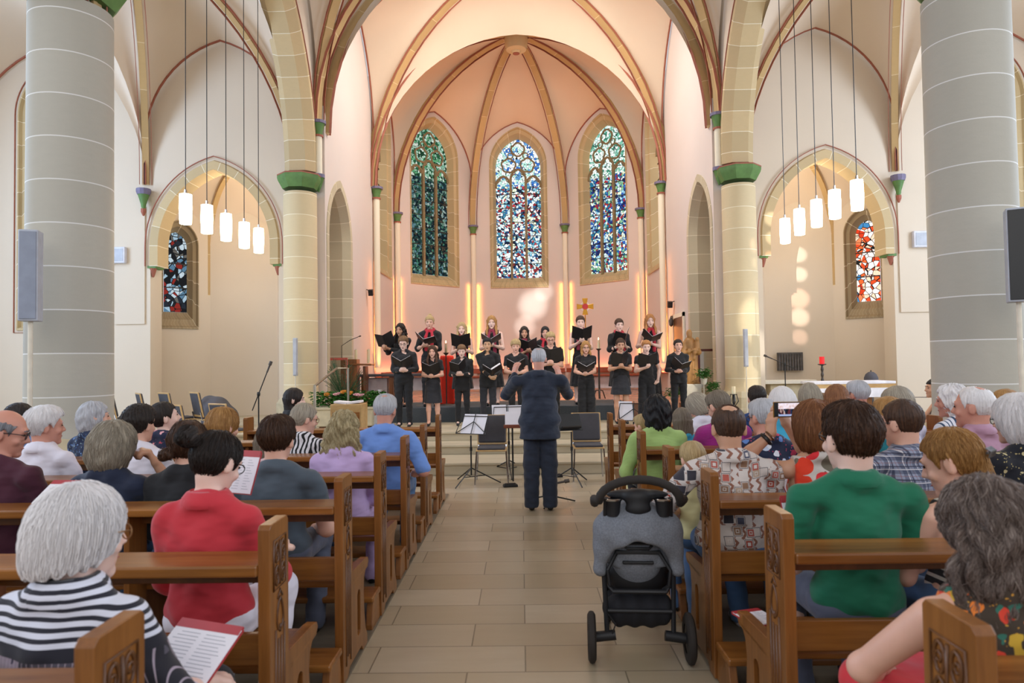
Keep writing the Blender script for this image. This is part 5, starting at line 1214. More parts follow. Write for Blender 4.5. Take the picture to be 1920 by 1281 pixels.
for x in (.02, .3):
    tg = P(0, 0, 1); c = thing('altar_candle', 'thick cream candle on the lectern, %s one' % ('left' if x < .1 else 'right'), 'candle', (q.x + .06 + x, 15.15, 1.672)); m = MB(); m.lathe([(.035, 0), (.035, .30), (.01, .305)], n=12); m.build('wax', 'candle_wax', c, smooth=40); m = MB(); m.tube([(0, 0, .3), (0, 0, .32)], .003, 4); m.build('wick', 'stand_black', c)
m = MB(); m.tube([(-.3, -.05, 1.0), (-.3, -.05, 1.3), (-.1, -.1, 1.42), (.12, -.15, 1.5)], .007, 6); m.tube([(.12, -.15, 1.5), (.16, -.16, 1.51)], .014, 6); m.build('gooseneck_microphone', 'stand_black', p)
def screen(px0, px1, py0, py1, Y, label, c, fz):
    a, b = P(px0, py1, Y), P(px1, py0, Y); w = b.x - a.x; h = b.z - fz; p = thing('glass_screen', label, 'screen', ((a.x + b.x) / 2, Y, fz))
    m = MB(); m.b(-w / 2, w / 2, -.02, .02, h - .05, h); m.b(-w / 2, w / 2, -.02, .02, 0, .04)
    for s in (-1, 1): m.b(s * w / 2 - .02, s * w / 2 + .02, -.02, .02, 0, h)
    m.build('frame', c, p, bevel=.004); m = MB(); m.b(-w / 2 + .02, w / 2 - .02, -.004, .004, .04, h - .05); m.build('pane', 'clear_panel', p)
screen(607, 650, 671, 722, 14.9, 'glass screen with coral red frame behind the planter', plain('coral_frame', H('d86a60'), .5), .765)
screen(1312, 1352, 654, 738, 14.4, 'glass screen with dark red frame right of the saint statue', plain('dark_red_frame', H('5a2824'), .4), .485)
q = P(590, 790, 10.6); p = thing('handrail', 'bare steel handrail beside the left steps', 'handrail', (0, 0, 0))
a, b, c, d = P(590, 745, 10.3), P(631, 691, 12.2), P(650, 691, 12.2), P(590, 723, 10.3)
m = MB(); zc = P(590, 724, 10.3).z; m.tube([(d.x, 10.3, .18), (d.x, 10.3, zc), (b.x, 12.2, b.z), (c.x, 12.3, b.z), (c.x, 12.3, .48)], .022, 8); m.build('rail', 'steel', p, smooth=30)
q = P(655, 800, 9.7); p = thing('wooden_cabinet', 'low oak cabinet with papers on top left of the steps', 'cabinet', (q.x + .02, 9.62, 0))
zt = P(650, 757, 9.6).z; m = MB(); m.box((0, 0, zt / 2), (.44, .36, zt)); m.build('body', 'beech', p, bevel=.01); m = MB(); m.box((.0, -.185, zt * .5), (.38, .012, zt * .8)); m.build('door', 'oak_x', p, bevel=.005)
c = thing('open_book', 'open white book lying on the low oak cabinet', 'book', (q.x + .02, 9.6, zt)); m = MB(); m.box((-.09, 0, .02), (.18, .26, .03), ry=.1); m.box((.09, 0, .02), (.18, .26, .03), ry=-.1); m.build('pages', 'paper', c, bevel=.005)
q = P(610, 770, 11.2); m = MB(); m.b(-.4, .4, -.2, .2, 0, .42); o = m.build('trim_side_plinth', 'pedestal_stone', None, bevel=.01, loc=(q.x - .1, 12.7, .48)); o['kind'] = 'structure'
# covered instrument
q = P(436, 775, 12.9); p = thing('covered_piano', 'grey cloth-covered instrument beside the left wall', 'piano', (q.x - .25, 12.9, .48))
mk('cover', sdf([ell((-.05, 0, .34), (.24, .3, .26)), ell((-.2, 0, .52), (.09, .24, .10)), ell((.14, 0, .2), (.2, .28, .22)), cap((-.18, 0, .15), (.2, 0, .1), .16)], .02, .08, lambda F_, X, Y, Z: np.maximum(F_, .002 - Z)), 'grey_cover', p)

# ---- chancel middle: altar, red drape, candles, cross
q = P(745, 745, 16.0); p = thing('altar_table', 'dark topped table with wooden legs behind the choir', 'table', (q.x, 16.0, .765))
m = MB(); m.box((0, 0, .62), (1.7, .6, .06)); m.build('tabletop', 'grey_cover', p, bevel=.01)
for x in (-.75, -.1, .75):
    m = MB(); m.box((x, 0, .3), (.1, .4, .6)); m.build('leg', 'oak_z', p)
m = MB(); m.box((-.45, .1, .33), (.45, .3, .45)); m.build('white_box', 'wall_box_white', p, bevel=.01); m = MB(); m.box((.35, .1, .4), (.5, .3, .3)); m.build('white_box', 'wall_box_white', p, bevel=.01)
q = P(838, 715, 14.7); p = thing('red_draped_stand', 'tall stand draped in bright red cloth behind the choir', 'drape', (q.x, 14.7, .768))
mk('cloth', sdf([cap((-.07, 0, .02), (-.06, 0, .98), .10, .09), cap((.07, 0, .02), (.06, 0, .98), .10, .09)], .014, .05, lambda F_, X, Y, Z: np.maximum(np.maximum(F_ + (.007 * np.sin(X * 75)).astype(np.float32), Z - 1.04), .003 - Z)), 'red_cloth', p)
def candle_stand(px, ytop, Y, z0, label, hc=.16, r=.028, thin=True):
    q = P(px, ytop, Y); h = q.z - z0 - hc - .03; p = thing('candle_stand', label, 'candle stand', (q.x, Y, z0))
    m = MB(); m.tube([(0, 0, .02), (0, 0, h)], .012 if thin else .022, 8); m.build('pole', 'bronze', p, smooth=30); m = MB(); m.lathe([(.02, h - .05), (.06, h - .01), (.065, h)], n=14); m.build('drip_pan', 'bronze', p, smooth=30)
    if thin: m = MB(); m.lathe([(.15, 0), (.14, .015), (.02, .03)], n=18); m.build('base', 'bronze', p, smooth=30)
    else:
        for i in range(3): a = 2 * PI * i / 3 + .5; m = MB(); m.tube([(0, 0, .22), (.09 * math.cos(a), .09 * math.sin(a), .2), (.16 * math.cos(a), .16 * math.sin(a), .02)], .014, 6); m.build('foot', 'bronze', p)
    c = thing('candle', 'lit cream candle on ' + label.split(' before')[0].split(' behind')[0], 'candle', (q.x, Y, z0 + h)); m = MB(); m.lathe([(r, 0), (r * .97, hc)], n=12); m.build('wax', 'candle_wax', c, smooth=40); m = MB(); m.lathe([(.002, hc), (.011, hc + .02), (.002, hc + .055)], n=8); m.build('flame', 'flame', c, smooth=60)
candle_stand(836, 641, 14.3, .768, 'thin black candle stand before the red drape', .2, .028)
candle_stand(1122, 635, 15.6, .765, 'three footed iron candle stand behind the choir right side', .2, .032, False)
q = P(1097, 575, 20.5); p = thing('processional_cross', 'gold cross with red centre on a pole in the chancel', 'cross', (q.x, 20.5, .765)); zc = q.z - .765
m = MB(); m.tube([(0, 0, .05), (0, 0, zc)], .016, 8); m.build('pole', 'gold', p); m = MB(); m.lathe([(.2, 0), (.18, .04), (.03, .06)], n=16); m.build('base', 'bronze', p)
m = MB()
for a in range(4): an = a * PI / 2; R = Matrix.Rotation(an, 3, 'Y'); m.add([Vector((0, y, zc)) + R @ Vector((x, 0, z)) for y in (-.02, .02) for x, z in ((-.045, .06), (.045, .06), (.085, .25), (-.085, .25))], [(0, 1, 2, 3), (7, 6, 5, 4), (0, 4, 5, 1), (1, 5, 6, 2), (2, 6, 7, 3), (3, 7, 4, 0)])
m.build('arms', 'gold', p, bevel=.008); m = MB(); m.lathe([(.09, -.03), (.09, .03)], n=16); g = MB(); g.add([(x, z, y + zc) for x, y, z in m.v], m.f); g.build('centre', 'glass_red', p)
g = MB(); g.tube([(.13 * math.cos(a), 0, zc + .13 * math.sin(a)) for a in [2 * PI * i / 20 for i in range(20)]], .012, 6, closed=True); g.build('ring', 'paper', p)
# benches along the apse
for (px, Y, w, l) in ((1170, 21.2, 1.8, 'reddish wooden bench along the apse wall on the right'), (845, 21.4, 1.9, 'reddish wooden bench along the apse wall on the left')):
    q = P(px, 700, Y); p = thing('choir_bench', l, 'bench', (q.x * .92, Y - .55, .765)); m = MB(); m.box((0, 0, .45), (w, .35, .05)); m.build('seat', 'ledge_wood', p, bevel=.01); m = MB(); m.box((0, .17, .62), (w, .04, .14)); m.build('backrest', 'ledge_wood', p, bevel=.01)
    for x in (-w / 2 + .05, 0, w / 2 - .05): m = MB(); m.box((x, 0, .21), (.05, .3, .43)); m.build('leg', 'ledge_wood', p)
    m = MB(); m.box((0, .1, .24), (w * .85, .2, .36)); m.build('white_front', 'wall_box_white', p, bevel=.005)
# ---- saint statue
q = P(1297, 720, 13.75); p = thing('saint_statue', 'carved wooden saint holding a child on a pale stone pedestal', 'statue', (q.x, 13.8, .48)); zb = q.z - .48; ht = P(1297, 617, 13.75).z - q.z
pd = MB(); pd.box((0, 0, zb * .5), (.34, .3, zb)); pd.build('pedestal', 'white_stone', p, bevel=.015); pd = MB(); pd.box((0, 0, zb + .02), (.30, .24, .04)); pd.build('plinth', 'carved_wood', p, bevel=.01)
z = lambda f: zb + .03 + f * (ht - .03)
St = [cap((0, 0, z(.03)), (0, 0, z(.45)), .15, .13), cap((0, 0, z(.45)), (-.01, 0, z(.74)), .13, .12), cap((-.02, 0, z(.76)), (-.02, -.01, z(.84)), .06, .045), ell((-.02, -.02, z(.92)), (.058, .065, .08)), cap((-.13, -.02, z(.72)), (-.15, -.08, z(.55)), .055, .045), cap((-.15, -.08, z(.55)), (.02, -.14, z(.60)), .045, .03),
      cap((.11, -.02, z(.72)), (.15, -.08, z(.56)), .055, .045), cap((.15, -.08, z(.56)), (.06, -.15, z(.55)), .04, .03), cap((.10, -.13, z(.60)), (.11, -.12, z(.74)), .055, .045), ell((.11, -.13, z(.80)), (.04, .042, .048)), cap((.06, -.12, z(.60)), (.04, -.13, z(.45)), .04, .03), ell((-.02, -.06, z(.87)), (.04, .03, .045))]
mk('figure', sdf(St, .009, .025, lambda F_, X, Y, Z: F_ + (.011 * np.sin(np.arctan2(X, Y) * 9 + Z * 3) * (Z < z(.62))).astype(np.float32)), 'carved_wood', p)
# votive stands and pots on the right
q = P(1330, 745, 13.2); p = thing('votive_stand', 'black metal votive rack with rows of yellow tea lights', 'candle rack', (q.x, 13.0, .48)); m = MB(); m.box((0, 0, .34), (.52, .3, .03)); m.box((0, .09, .40), (.52, .1, .03)); m.box((0, 0, .17), (.4, .2, .3)); m.build('frame', 'stand_black', p, bevel=.005)
for r_ in range(2):
    for i in range(7):
        m = MB(); m.lathe([(.022, 0), (.022, .035)], (-.2 + i * .066, -.06 + r_ * .15, .36 + r_ * .06), 8); m.build('tea_light', plain('votive_yellow', H('e0b030'), .5), p)
for px, py, l, n in ((1318, 700, 'small pot of white flowers on a thin stand left of the glass screen', 1), (1335, 725, 'green pot plant behind the votive rack', 2), (1262, 735, 'green pot plant behind the rightmost singer', 3)):
    q = P(px, py, 13.5); hz = max(.05, q.z - .48 - .2); p = thing('potted_plant', l, 'plant', (q.x, 13.45, .48)); m = MB(); m.tube([(0, 0, 0), (0, 0, hz)], .012, 6); m.lathe([(.05, hz - .02), (.07, hz + .1)], n=12); m.build('pot', 'white_stone', p, smooth=30); m = MB(); leaves(m, 170, .12, .1, hz + .1, hz + .28, .07, 1); m.build('foliage', 'leaf_green', p, kind='stuff', recalc=False)
q = P(1381, 750, 11.6); p = thing('pillar_candle_holder', 'wrought iron holder carrying a thick white candle near the right pillar', 'candle holder', (q.x, 11.75, .48)); zt = P(1380, 741, 11.6).z - .48
m = MB(); m.tube([(0, 0, 0), (0, 0, zt)], .012, 6)
for i in range(4): a = i * PI / 2; m.tube([(0, 0, zt * .6), (.08 * math.cos(a), .08 * math.sin(a), zt * .8), (.05 * math.cos(a), .05 * math.sin(a), zt)], .007, 5)
m.lathe([(.06, zt), (.065, zt + .01)], n=12); m.build('frame', 'stand_black', p); c = thing('white_candle', 'thick white candle standing in the wrought iron holder', 'candle', (q.x, 11.75, .48 + zt + .01)); m = MB(); m.lathe([(.033, 0), (.033, .13)], n=12); m.build('wax', 'candle_wax', c, smooth=30)
# ---- right chapel
q = P(1475, 730, 15.0); p = thing('stone_altar', 'small pale stone altar below the dark relief', 'altar', (q.x, 15.0, .485)); zt = P(1475, 713, 14.8).z - .485; m = MB(); m.box((0, 0, zt - .04), (1.1, .5, .08)); m.build('tabletop', 'white_stone', p, bevel=.01); m = MB(); m.box((0, .04, zt / 2 - .04), (.8, .36, zt - .08)); m.build('body', 'pedestal_stone', p, bevel=.01)
q0 = P(1588, 715, 12.9); zt = q0.z - .48; p = thing('altar_with_cloth', 'broad altar under a white lace cloth with brown band', 'altar', (q0.x, 12.9, .48))
w = P(1663, 715, 12.9).x - P(1513, 715, 12.9).x; m = MB(); m.box((0, 0, zt - .02), (w, .62, .05)); m.build('cloth_top', 'white_cloth', p, bevel=.01)
m = MB(); m.box((0, -.30, zt - .09), (w * .985, .03, .09)); m.build('wooden_edge', 'beech', p); m = MB()
m.box((0, -.315, zt - .20), (w, .02, .17)); m.build('lace_cloth', 'white_cloth', p); m = MB(); m.box((0, 0, zt * .4), (w * .35, .35, zt * .78)); m.box((-.2 * w, .0, zt * .4), (.12, .4, zt * .75)); m.box((.2 * w, 0, zt * .4), (.12, .4, zt * .75)); m.build('base', 'oak_z', p, bevel=.01)
q = P(1477, 678, 16.0); p = thing('bronze_relief', 'dark square relief with figures on the right chapel wall', 'relief', (6.22, 15.86, q.z), -.274); a = .28; m = MB(); m.box((0, .05, 0), (.56, .06, .42)); m.build('plate', 'bronze', p, bevel=.01)
for i in range(9): m = MB(); m.lathe([(.03, -.2), (.026, .1), (.012, .13), (.022, .165), (.01, .19)], (-.23 + i * .058, .01, -.01), 8, sy=.6); m.build('figure', 'bronze', p, smooth=40)
q = P(1541, 675, 14.6); z0 = .485; p = thing('sanctuary_lamp', 'slender dark stand with a red sanctuary light', 'lamp', (q.x, 14.6, z0)); h = P(1541, 684, 14.6).z - z0
m = MB(); m.lathe([(.13, 0), (.12, .02), (.02, .04)] + [(.02 + .012 * (i % 2), .04 + (h - .08) * i / 16) for i in range(17)] + [(.02, h - .02), (.085, h), (.085, h + .015)], n=12); m.build('stand', 'bronze', p, smooth=20); t = NT('red_lamp'); t.col(H('b01018')); t.set(Emission_Strength=.6); t.b.inputs['Emission Color'].default_value = (1, .03, .03, 1); m = MB(); m.lathe([(.05, h + .015), (.05, h + .17)], n=14); m.build('glass', 'red_lamp', p, smooth=30)
q = P(1631, 714, 13.6); p = thing('domed_bell', 'dark rounded bell standing behind the cloth covered altar', 'bell', (q.x, 13.55, .48)); zb = q.z - .48; m = MB(); m.lathe([(.13, zb - .02), (.128, zb + .06), (.10, zb + .13), (.05, zb + .17), (.012, zb + .18)], n=20); m.build('bell', 'grey_cover', p, smooth=40); m = MB(); m.lathe([(.012, zb + .17), (.014, zb + .2), (.004, zb + .21)], n=10); m.build('knob', 'bronze', p); m = MB(); m.lathe([(.05, 0), (.03, zb - .04), (.12, zb - .02)], n=14); m.build('stand', 'bronze', p, smooth=30)
q = P(1672, 691, 14.84); m = MB(); m.b(-.075, .075, -.012, .012, -.12, .12); o = m.build('emergency_sign', 'sign_green', None, bevel=.004, loc=(8.05, 14.832, q.z)); o.rotation_euler = (0, 0, -.81); tag(o, 'small dark green sign on the white wall right of the chapel arch', 'sign')
m = MB(); a, b = P(1670, 739, 12.6), P(1765, 745, 10.2); m.tube([tuple(a), tuple(a.lerp(b, .5) - Vector((0, 0, .03))), tuple(b)], .006, 5); o = m.build('barrier_cord', 'grey_cover', None); tag(o, 'thin grey cord strung in front of the right wall', 'cord')
q = P(1240, 603, 17.6); p = thing('wall_lantern', 'small dark wrought lantern on the right chancel wall', 'lantern', (WX - .1, q.y, q.z)); m = MB(); m.lathe([(.01, -.14), (.05, -.1), (.06, .02), (.03, .08), (.01, .14)], n=10); m.build('body', 'bronze', p, smooth=30); m = MB(); m.tube([(.1, 0, .1), (0, 0, .14)], .01, 5); m.build('bracket', 'bronze', p)
for px, py, s in ((707, 547, -1), (1250, 570, 1)):  # small dark speaker mounts, one on each chancel wall
    q = P(px, py, 17.4); p = thing('speaker_mount', 'small dark spotlight high on the %s chancel wall' % ('left' if s < 0 else 'right'), 'mount', (s * (WX - .12), 17.6, q.z)); m = MB(); m.box((0, 0, 0), (.12, .12, .16), rx=.3); m.build('housing', 'stand_black', p, bevel=.01); m = MB(); m.tube([(s * .12, 0, .08), (0, 0, .05)], .012, 5); m.build('bracket', 'stand_black', p)
q = P(1262, 640, 16.3); m = MB(); m.b(-.03, .02, -.5, .5, -1.1, .75); o = m.build('door_1', 'oak_dark', None, loc=(WX - .01, 17.1, 1.95)); o['kind'] = 'structure'
m = MB(); m.b(-.04, .0, -.6, -.5, -1.1, .85); m.b(-.04, 0, .5, .6, -1.1, .85); m.b(-.04, 0, -.6, .6, .75, .85); o = m.build('frame', 'arch_stone', bpy.data.objects['door_1'])
# ================================================================== people in the pews
HC0 = .095 + .655 * 1.0
def aud(label, px, py, Y, yaw=0, pitch=0, roll=0, bz=None, s=1.065, snap=True, **kw):
    if snap:   # sit in the pew row this figure belongs to
        R = [y + .43 for y in (YLs if px < 970 else YRs)]; n = min(R, key=lambda r: abs(r - Y)); kw['hs'] = kw.get('hs', 1) * min(1.12, max(.95, n / Y)); Y = n
    q = P(px, py, Y); st = .495; tors = (q.z - st - .095 * s) / (.655 * s)
    if tors < .86: s *= tors / .86; tors = (q.z - st - .095 * s) / (.655 * s)
    if tors > 1.12: s *= min(tors / 1.12, 1.1); tors = (q.z - st - .095 * s) / (.655 * s)
    b = yaw * .25 if bz is None else bz
    kw.setdefault('h', .0065 if Y < 3.2 else (.0085 if Y < 5 else .011))
    return person(label, (q.x, Y - .02, 0), b, True, s, st, head=(yaw - b, pitch, roll), tors=tors, **kw)
GP = 'people seated in the pews'
# left block
aud('white haired person in striped and patched top with gold glasses, nearest on the left', 148, 1003, 1.93, -.55, .12, female=True, style='bob', hairc='white', hp=dict(bot=.062, w=.088, t=.013, fw=.072, strands=3200, amp=.0016, step=.011, curl=.15), topmat='print_patchwork', glasses='gold', sleeve=1.4, bottom='black', collar=True, fat=1.12, skinc='skin_pale', hs=1.03, h=.006, arms=[(-.16, .32, -.36), (.17, .34, -.38)])
A_red = aud('person in red shirt with dark hair in a low bun and round glasses', 398, 868, 2.97, -.38, .42, bz=-.05, female=True, style='bun', hairc='dark', hp=dict(bun=(-.03, -.150, .062), br=.046, strands=900, t=.008), top='red', collar=True, glasses='dark', sleeve=1.2, bottom='white', skinc='skin_pale', h=.006, fat=1.04, shoulder=.95, arms=[(-.10, .30, -.35), (.15, .33, -.28)])
aud('balding person in maroon top with glasses, cut by the left edge of the photo', 6, 812, 3.95, -1.1, .25, bz=-.05, style='bald', hairc='grey', top='maroon', sleeve=1.9, glasses='dark', skinc='skin_ruddy', fat=1.15, hp=dict(top=.06))
aud('person with grey bob in navy top resting chin on hand', 212, 838, 3.95, -.35, .15, female=True, style='bob', hairc='greyblonde', hp=dict(w=.125, t=.022, bot=.12, wavy=.003, strands=1200), top='navy', sleeve=1.3, fat=1.1, neck=.05, arms=[(-.1, .3, -.3), (.17, .16, .03)], poles=[None, (.5, .3, -1)], curl=(.5, 1.2), skinc='skin_tan', shoulder=1.0)
aud('person in black top with brown hair gathered at the nape', 352, 836, 3.93, -.15, .2, female=True, style='lowbun', hairc='brown', hp=dict(bun=(-.05, -.105, -.055), br=.036, strands=600, t=.014, wavy=.002), top='black', sleeve=1.2)
aud('person with short dark brown hair in charcoal T-shirt', 520, 826, 3.97, -.05, .05, bz=0, style='short', hairc='brown', hp=dict(t=.014, strands=1000, amp=.003), top='charcoal', bottom='greytrousers', fat=1.12, shoulder=1.08, skinc='skin_fair', arms=[(-.12, .3, -.36), (.16, .28, -.38)])
aud('white haired person in white shirt beside the column', 85, 800, 4.92, -.75, .05, bz=-.1, style='short', hairc='white', hp=dict(t=.020, strands=500), top='white', collar=True, sleeve=.9, skinc='skin_ruddy')
aud('person with short dark hair in white T-shirt', 262, 797, 4.95, -.25, .0, style='short', hairc='dark', hp=dict(t=.018, amp=.004), top='white', sleeve=.7)
aud('person with long straight light brown hair in olive top', 417, 800, 4.93, -.5, .15, bz=-.1, female=True, style='long', hairc='honey', hp=dict(L=.38, w=.092, strands=900, ry=.04), top='olive', sleeve=1.0)
aud('person in pale top mostly hidden behind the charcoal T-shirt', 500, 832, 4.90, -.2, .2, female=True, style='long', hairc='ash', hp=dict(L=.3, w=.085), top='palepink', s=.98)
aud('person with long curly blonde hair in lavender blouse', 645, 806, 4.93, -.2, .2, bz=-.05, female=True, style='long', hairc='curlyblonde', hp=dict(L=.40, w=.118, wavy=.008, strands=2200, curl=.8, ry=.055, flare=.01), top='lavender', collar=False, sleeve=1.0, bottom='lavender', fat=1.05)
aud('person with dark buzz cut in steel blue T-shirt, beside the left edge', 38, 786, 5.9, -.7, .05, style='buzz', hairc='dark', top='steelblue', skinc='skin_ruddy', fat=1.1)
aud('person with short ruffled grey hair in small blue print blouse', 178, 783, 5.9, -.85, .0, bz=-.3, female=True, style='curly', hairc='silver', hp=dict(wavy=.004, w=.09, bot=.08, fw=.085), topmat='print_smallblue', sleeve=.8)
aud('person with dark high bun in navy floral blouse looking up', 312, 783, 5.9, -.9, -.18, bz=-.3, female=True, style='bun', hairc='dark', hp=dict(bun=(-.01, -.13, .02), br=.036), topmat='print_floral_navy', sleeve=.9, skinc='skin_pale')
aud('person in black and white leaf print top with greying pinned hair', 568, 786, 5.9, -.85, .2, bz=-.35, female=True, style='lowbun', hairc='greyblonde', hp=dict(bun=(0, -.11, -.0), br=.026), topmat='print_leaf', sleeve=.9, glasses='gold', fat=1.1)
aud('person in light blue shirt with thinning white hair', 722, 770, 5.92, -.15, .15, bz=0, style='short', hairc='silver', hp=dict(t=.012, thin=1), top='blue', collar=True, sleeve=.9, fat=1.2, shoulder=1.12, skinc='skin_ruddy', arms=[(-.14, .3, -.34), (.24, .2, -.36)])
aud('person with long dark hair in profile by the steps', 550, 750, 8.0, -1.3, .1, bz=-.8, female=True, style='long', hairc='dark', hp=dict(L=.30, w=.085), top='black', skinc='skin_pale', h=.010)
# right block
A_long = aud('person with long wavy dark grey hair in red and floral clothes, nearest on the right', 1858, 992, 1.98, .25, .25, bz=.1, female=True, style='long', hairc='longgrey', hp=dict(L=.50, w=.138, wavy=.007, strands=4600, curl=.6, ry=.07, t=.024, flare=.055, step=.021), topmat='print_orange_floral', tank=True, bottom='coral', bkind='skirt', skinc='skin_fair', fat=1.1, h=.006, hs=1.0, shoulder=1.25, arms=[(-.14, .34, -.36), (.1, .3, -.3)], poles=[(-1.0, .25, -.7), None])
aud('person in green polo shirt with short brown hair', 1594, 824, 2.99, .12, .0, bz=0, style='short', hairc='brown', hp=dict(t=.009, amp=.0025, strands=1800, step=.008), top='green', collar=True, glasses='dark', sleeve=.85, bottom='greytrousers', skinc='skin_pale', fat=1.1, hs=1.16, h=.006, shoulder=1.2, arms=[(-.10, .26, -.36), (.12, .26, -.36)])
A_cl = aud('person in striped sleeveless top with blond hair held by a clip', 1796, 866, 2.92, .75, .35, bz=.15, female=True, style='clip', hairc='honey', hp=dict(L=.30, strands=1600, t=.007, py=-.10, pz=-.02, pw=.05, px=.02), topmat='stripe_tank', tank=True, skinc='skin_fair', h=.006, hs=1.05)
m = MB()
for k in range(7): m.tube([A_cl['HH'](-.035 + .012 * k, -.128, -.012), A_cl['HH'](-.033 + .011 * k, -.142, .006), A_cl['HH'](-.035 + .012 * k, -.13, .022)], .0035, 5)
m.tube([A_cl['HH'](-.042, -.13, .005), A_cl['HH'](0, -.146, .006), A_cl['HH'](.042, -.13, .005)], .006, 6); m.build('hair_clip', 'bronze', A_cl['root'], smooth=30)
aud('person in geometric print shirt with thinning brown hair', 1366, 804, 3.95, -.05, .15, bz=0, style='buzz', hairc='brown', hp=dict(thin=1, t=.007, tz=-.02), topmat='print_geometric', collar=True, sleeve=.9, bottom='jeans', skinc='skin_tan', fat=1.22, shoulder=1.15, shoe='shoe_white', arms=[(-.26, .26, -.34), (.12, .28, -.36)], poles=[(-.9, -.2, -.8), None])
aud('blond toddler in pale yellow shirt leaning on the person in geometric print', 1300, 862, 4.28, .1, .3, snap=False, s=.66, style='short', hairc='blonde', hp=dict(t=.012), top='cream', hs=1.28, bottom='jeans')
A_ph = aud('person with auburn bob in red poppy print top holding up a phone', 1524, 800, 3.93, .25, .0, bz=0, female=True, style='bob', hairc='auburn', hp=dict(w=.112, t=.022, bot=.135, strands=1500, curl=.1), topmat='print_red_poppy', tank=True, skinc='skin_tan', glasses='gold', arms=[(-.175, .17, .10), (-.04, .30, .14)], poles=[(-1, -.2, -1.2), (.5, .2, -1)], palms=[(.9, .35, 0, 0.1, .25, 1), (-.3, .9, 0, -.2, .2, 1)], curl=(.7, .9))
aud('person in blue and white plaid shirt with cropped brown hair', 1692, 795, 3.92, .45, .12, bz=.05, style='buzz', hairc='brown', hp=dict(t=.008), topmat='plaid', collar=True, glasses='dark', sleeve=.95, skinc='skin_fair', fat=1.1, shoulder=1.1)
aud('person with white bob in black top with cream flowers, at the right edge', 1908, 788, 3.9, .5, .1, female=True, style='bob', hairc='white', hp=dict(w=.108, bot=.125, t=.02, strands=900), topmat='print_black_cream', glasses='dark', sleeve=1.1, fat=1.12)
aud('person with cropped grey hair in navy paisley shirt', 1432, 784, 4.97, .35, .15, bz=0, style='crop', hairc='silver', hp=dict(t=.008), topmat='print_navy_paisley', sleeve=.9, glasses='dark', fat=1.15, skinc='skin_ruddy')
aud('person with very thin cropped white hair in mauve polo shirt', 1826, 764, 4.7, .75, .05, bz=.25, style='buzz', hairc='white', hp=dict(thin=1, t=.004, front=.09), top='mauve', collar=True, sleeve=.9, skinc='skin_ruddy', fat=1.2, shoulder=1.12, hs=1.06)
aud('person in teal sleeveless top hidden behind the plaid shirt', 1668, 782, 4.93, .3, .1, female=True, style='crop', hairc='honey', hp=dict(t=.010), top='teal', tank=True, skinc='skin_tan')
aud('person with curly white hair in blue striped blouse', 1786, 752, 5.75, 1.0, .1, bz=.35, female=True, style='curly', hairc='white', hp=dict(wavy=.008, w=.105, fw=.08), topmat='stripe_sailor', sleeve=1.0, skinc='skin_ruddy')
aud('person with short black curls in ribbed lime green top', 1231, 775, 5.97, .1, .1, bz=.05, female=True, style='curly', hairc='black', hp=dict(wavy=.006, w=.10, bot=.10, t=.02), top='lime', sleeve=1.3, neck=.055, bottom='black', fat=1.25, shoulder=1.1, hs=1.08, arms=[(-.16, .22, -.30), (.1, .3, -.3)])
aud('fair haired baby held by the person in lime green', 1207, 799, 6.30, .8, .2, snap=False, s=.50, style='short', hairc='blonde', hs=1.5, top='cream', bottom='cream', h=.010)
aud('person in ribbed magenta top with grey brown hair', 1352, 762, 5.95, .4, .45, bz=.2, female=True, style='crop', hairc='ash', top='ribmagenta', sleeve=1.2, fat=1.2, shoulder=1.1)
aud('person with white hair in turquoise top', 1466, 758, 5.97, .0, .1, female=True, style='bob', hairc='white', hp=dict(w=.11, bot=.08, t=.022), top='turquoise', sleeve=1.0, fat=1.15)
aud('person with streaked grey bob and dark glasses in white paisley blouse', 1684, 757, 5.95, .95, .2, bz=.3, female=True, style='bob', hairc='greyblonde', hp=dict(bot=.08, w=.1, t=.02), topmat='print_paisley_white', glasses='dark', sleeve=1.0)
aud('person with blond hair turned left beside the right pillar', 1886, 760, 5.7, .85, .15, female=True, style='lowbun', hairc='honey', hp=dict(bun=(0, -.12, -.05), br=.028), top='nude', sleeve=1.0, s=1.0)
aud('child with long light brown hair in front of the geometric print shirt', 1278, 790, 6.42, .0, .1, snap=False, female=True, s=.84, style='long', hairc='ash', hp=dict(L=.22, w=.095), top='turquoise', hs=1.15)
aud('person with highlighted bob bending forward in white shirt', 1316, 760, 6.95, .8, .75, bz=.25, female=True, style='bob', hairc='greyblonde', hp=dict(w=.115, t=.02, bot=.11), top='white', sleeve=1.0, glasses='dark')
aud('child with short dark hair in dark blue shirt', 1419, 748, 6.95, -.2, .1, style='short', hairc='dark', top='darkblue', s=1.0)
aud('person with streaked grey bob in the sixth right pew', 1517, 744, 6.95, .0, .1, female=True, style='bob', hairc='greyblonde', hp=dict(w=.105, bot=.13), top='nude')
aud('person with long straight copper brown hair, left of the person in pink', 1568, 750, 6.2, .05, .1, female=True, style='long', hairc='auburn', hp=dict(L=.3, w=.10), top='cream')
aud('person with long light brown hair half hidden behind the copper hair', 1541, 757, 7.8, .1, .15, female=True, style='long', hairc='lightbrown', hp=dict(L=.28, w=.09), top='white')
aud('person with short grey hair in pink shirt', 1608, 740, 6.97, .4, .05, bz=.05, style='short', hairc='silver', hp=dict(t=.012), top='pink', sleeve=.9, fat=1.2, shoulder=1.1, glasses='dark', skinc='skin_ruddy')
q = P(1778, 740, 9.4)
tag(chair(q.x, 9.4, 0, 1.45, '').__class__ and bpy.data.objects['padded_chair.009'] if False else bpy.context.scene.objects[-1] if False else thing('stool', 'low dark stool under the seated person by the right pillar', 'stool', (q.x + .02, 9.4, 0)), 'low dark stool under the seated person by the right pillar', 'stool')
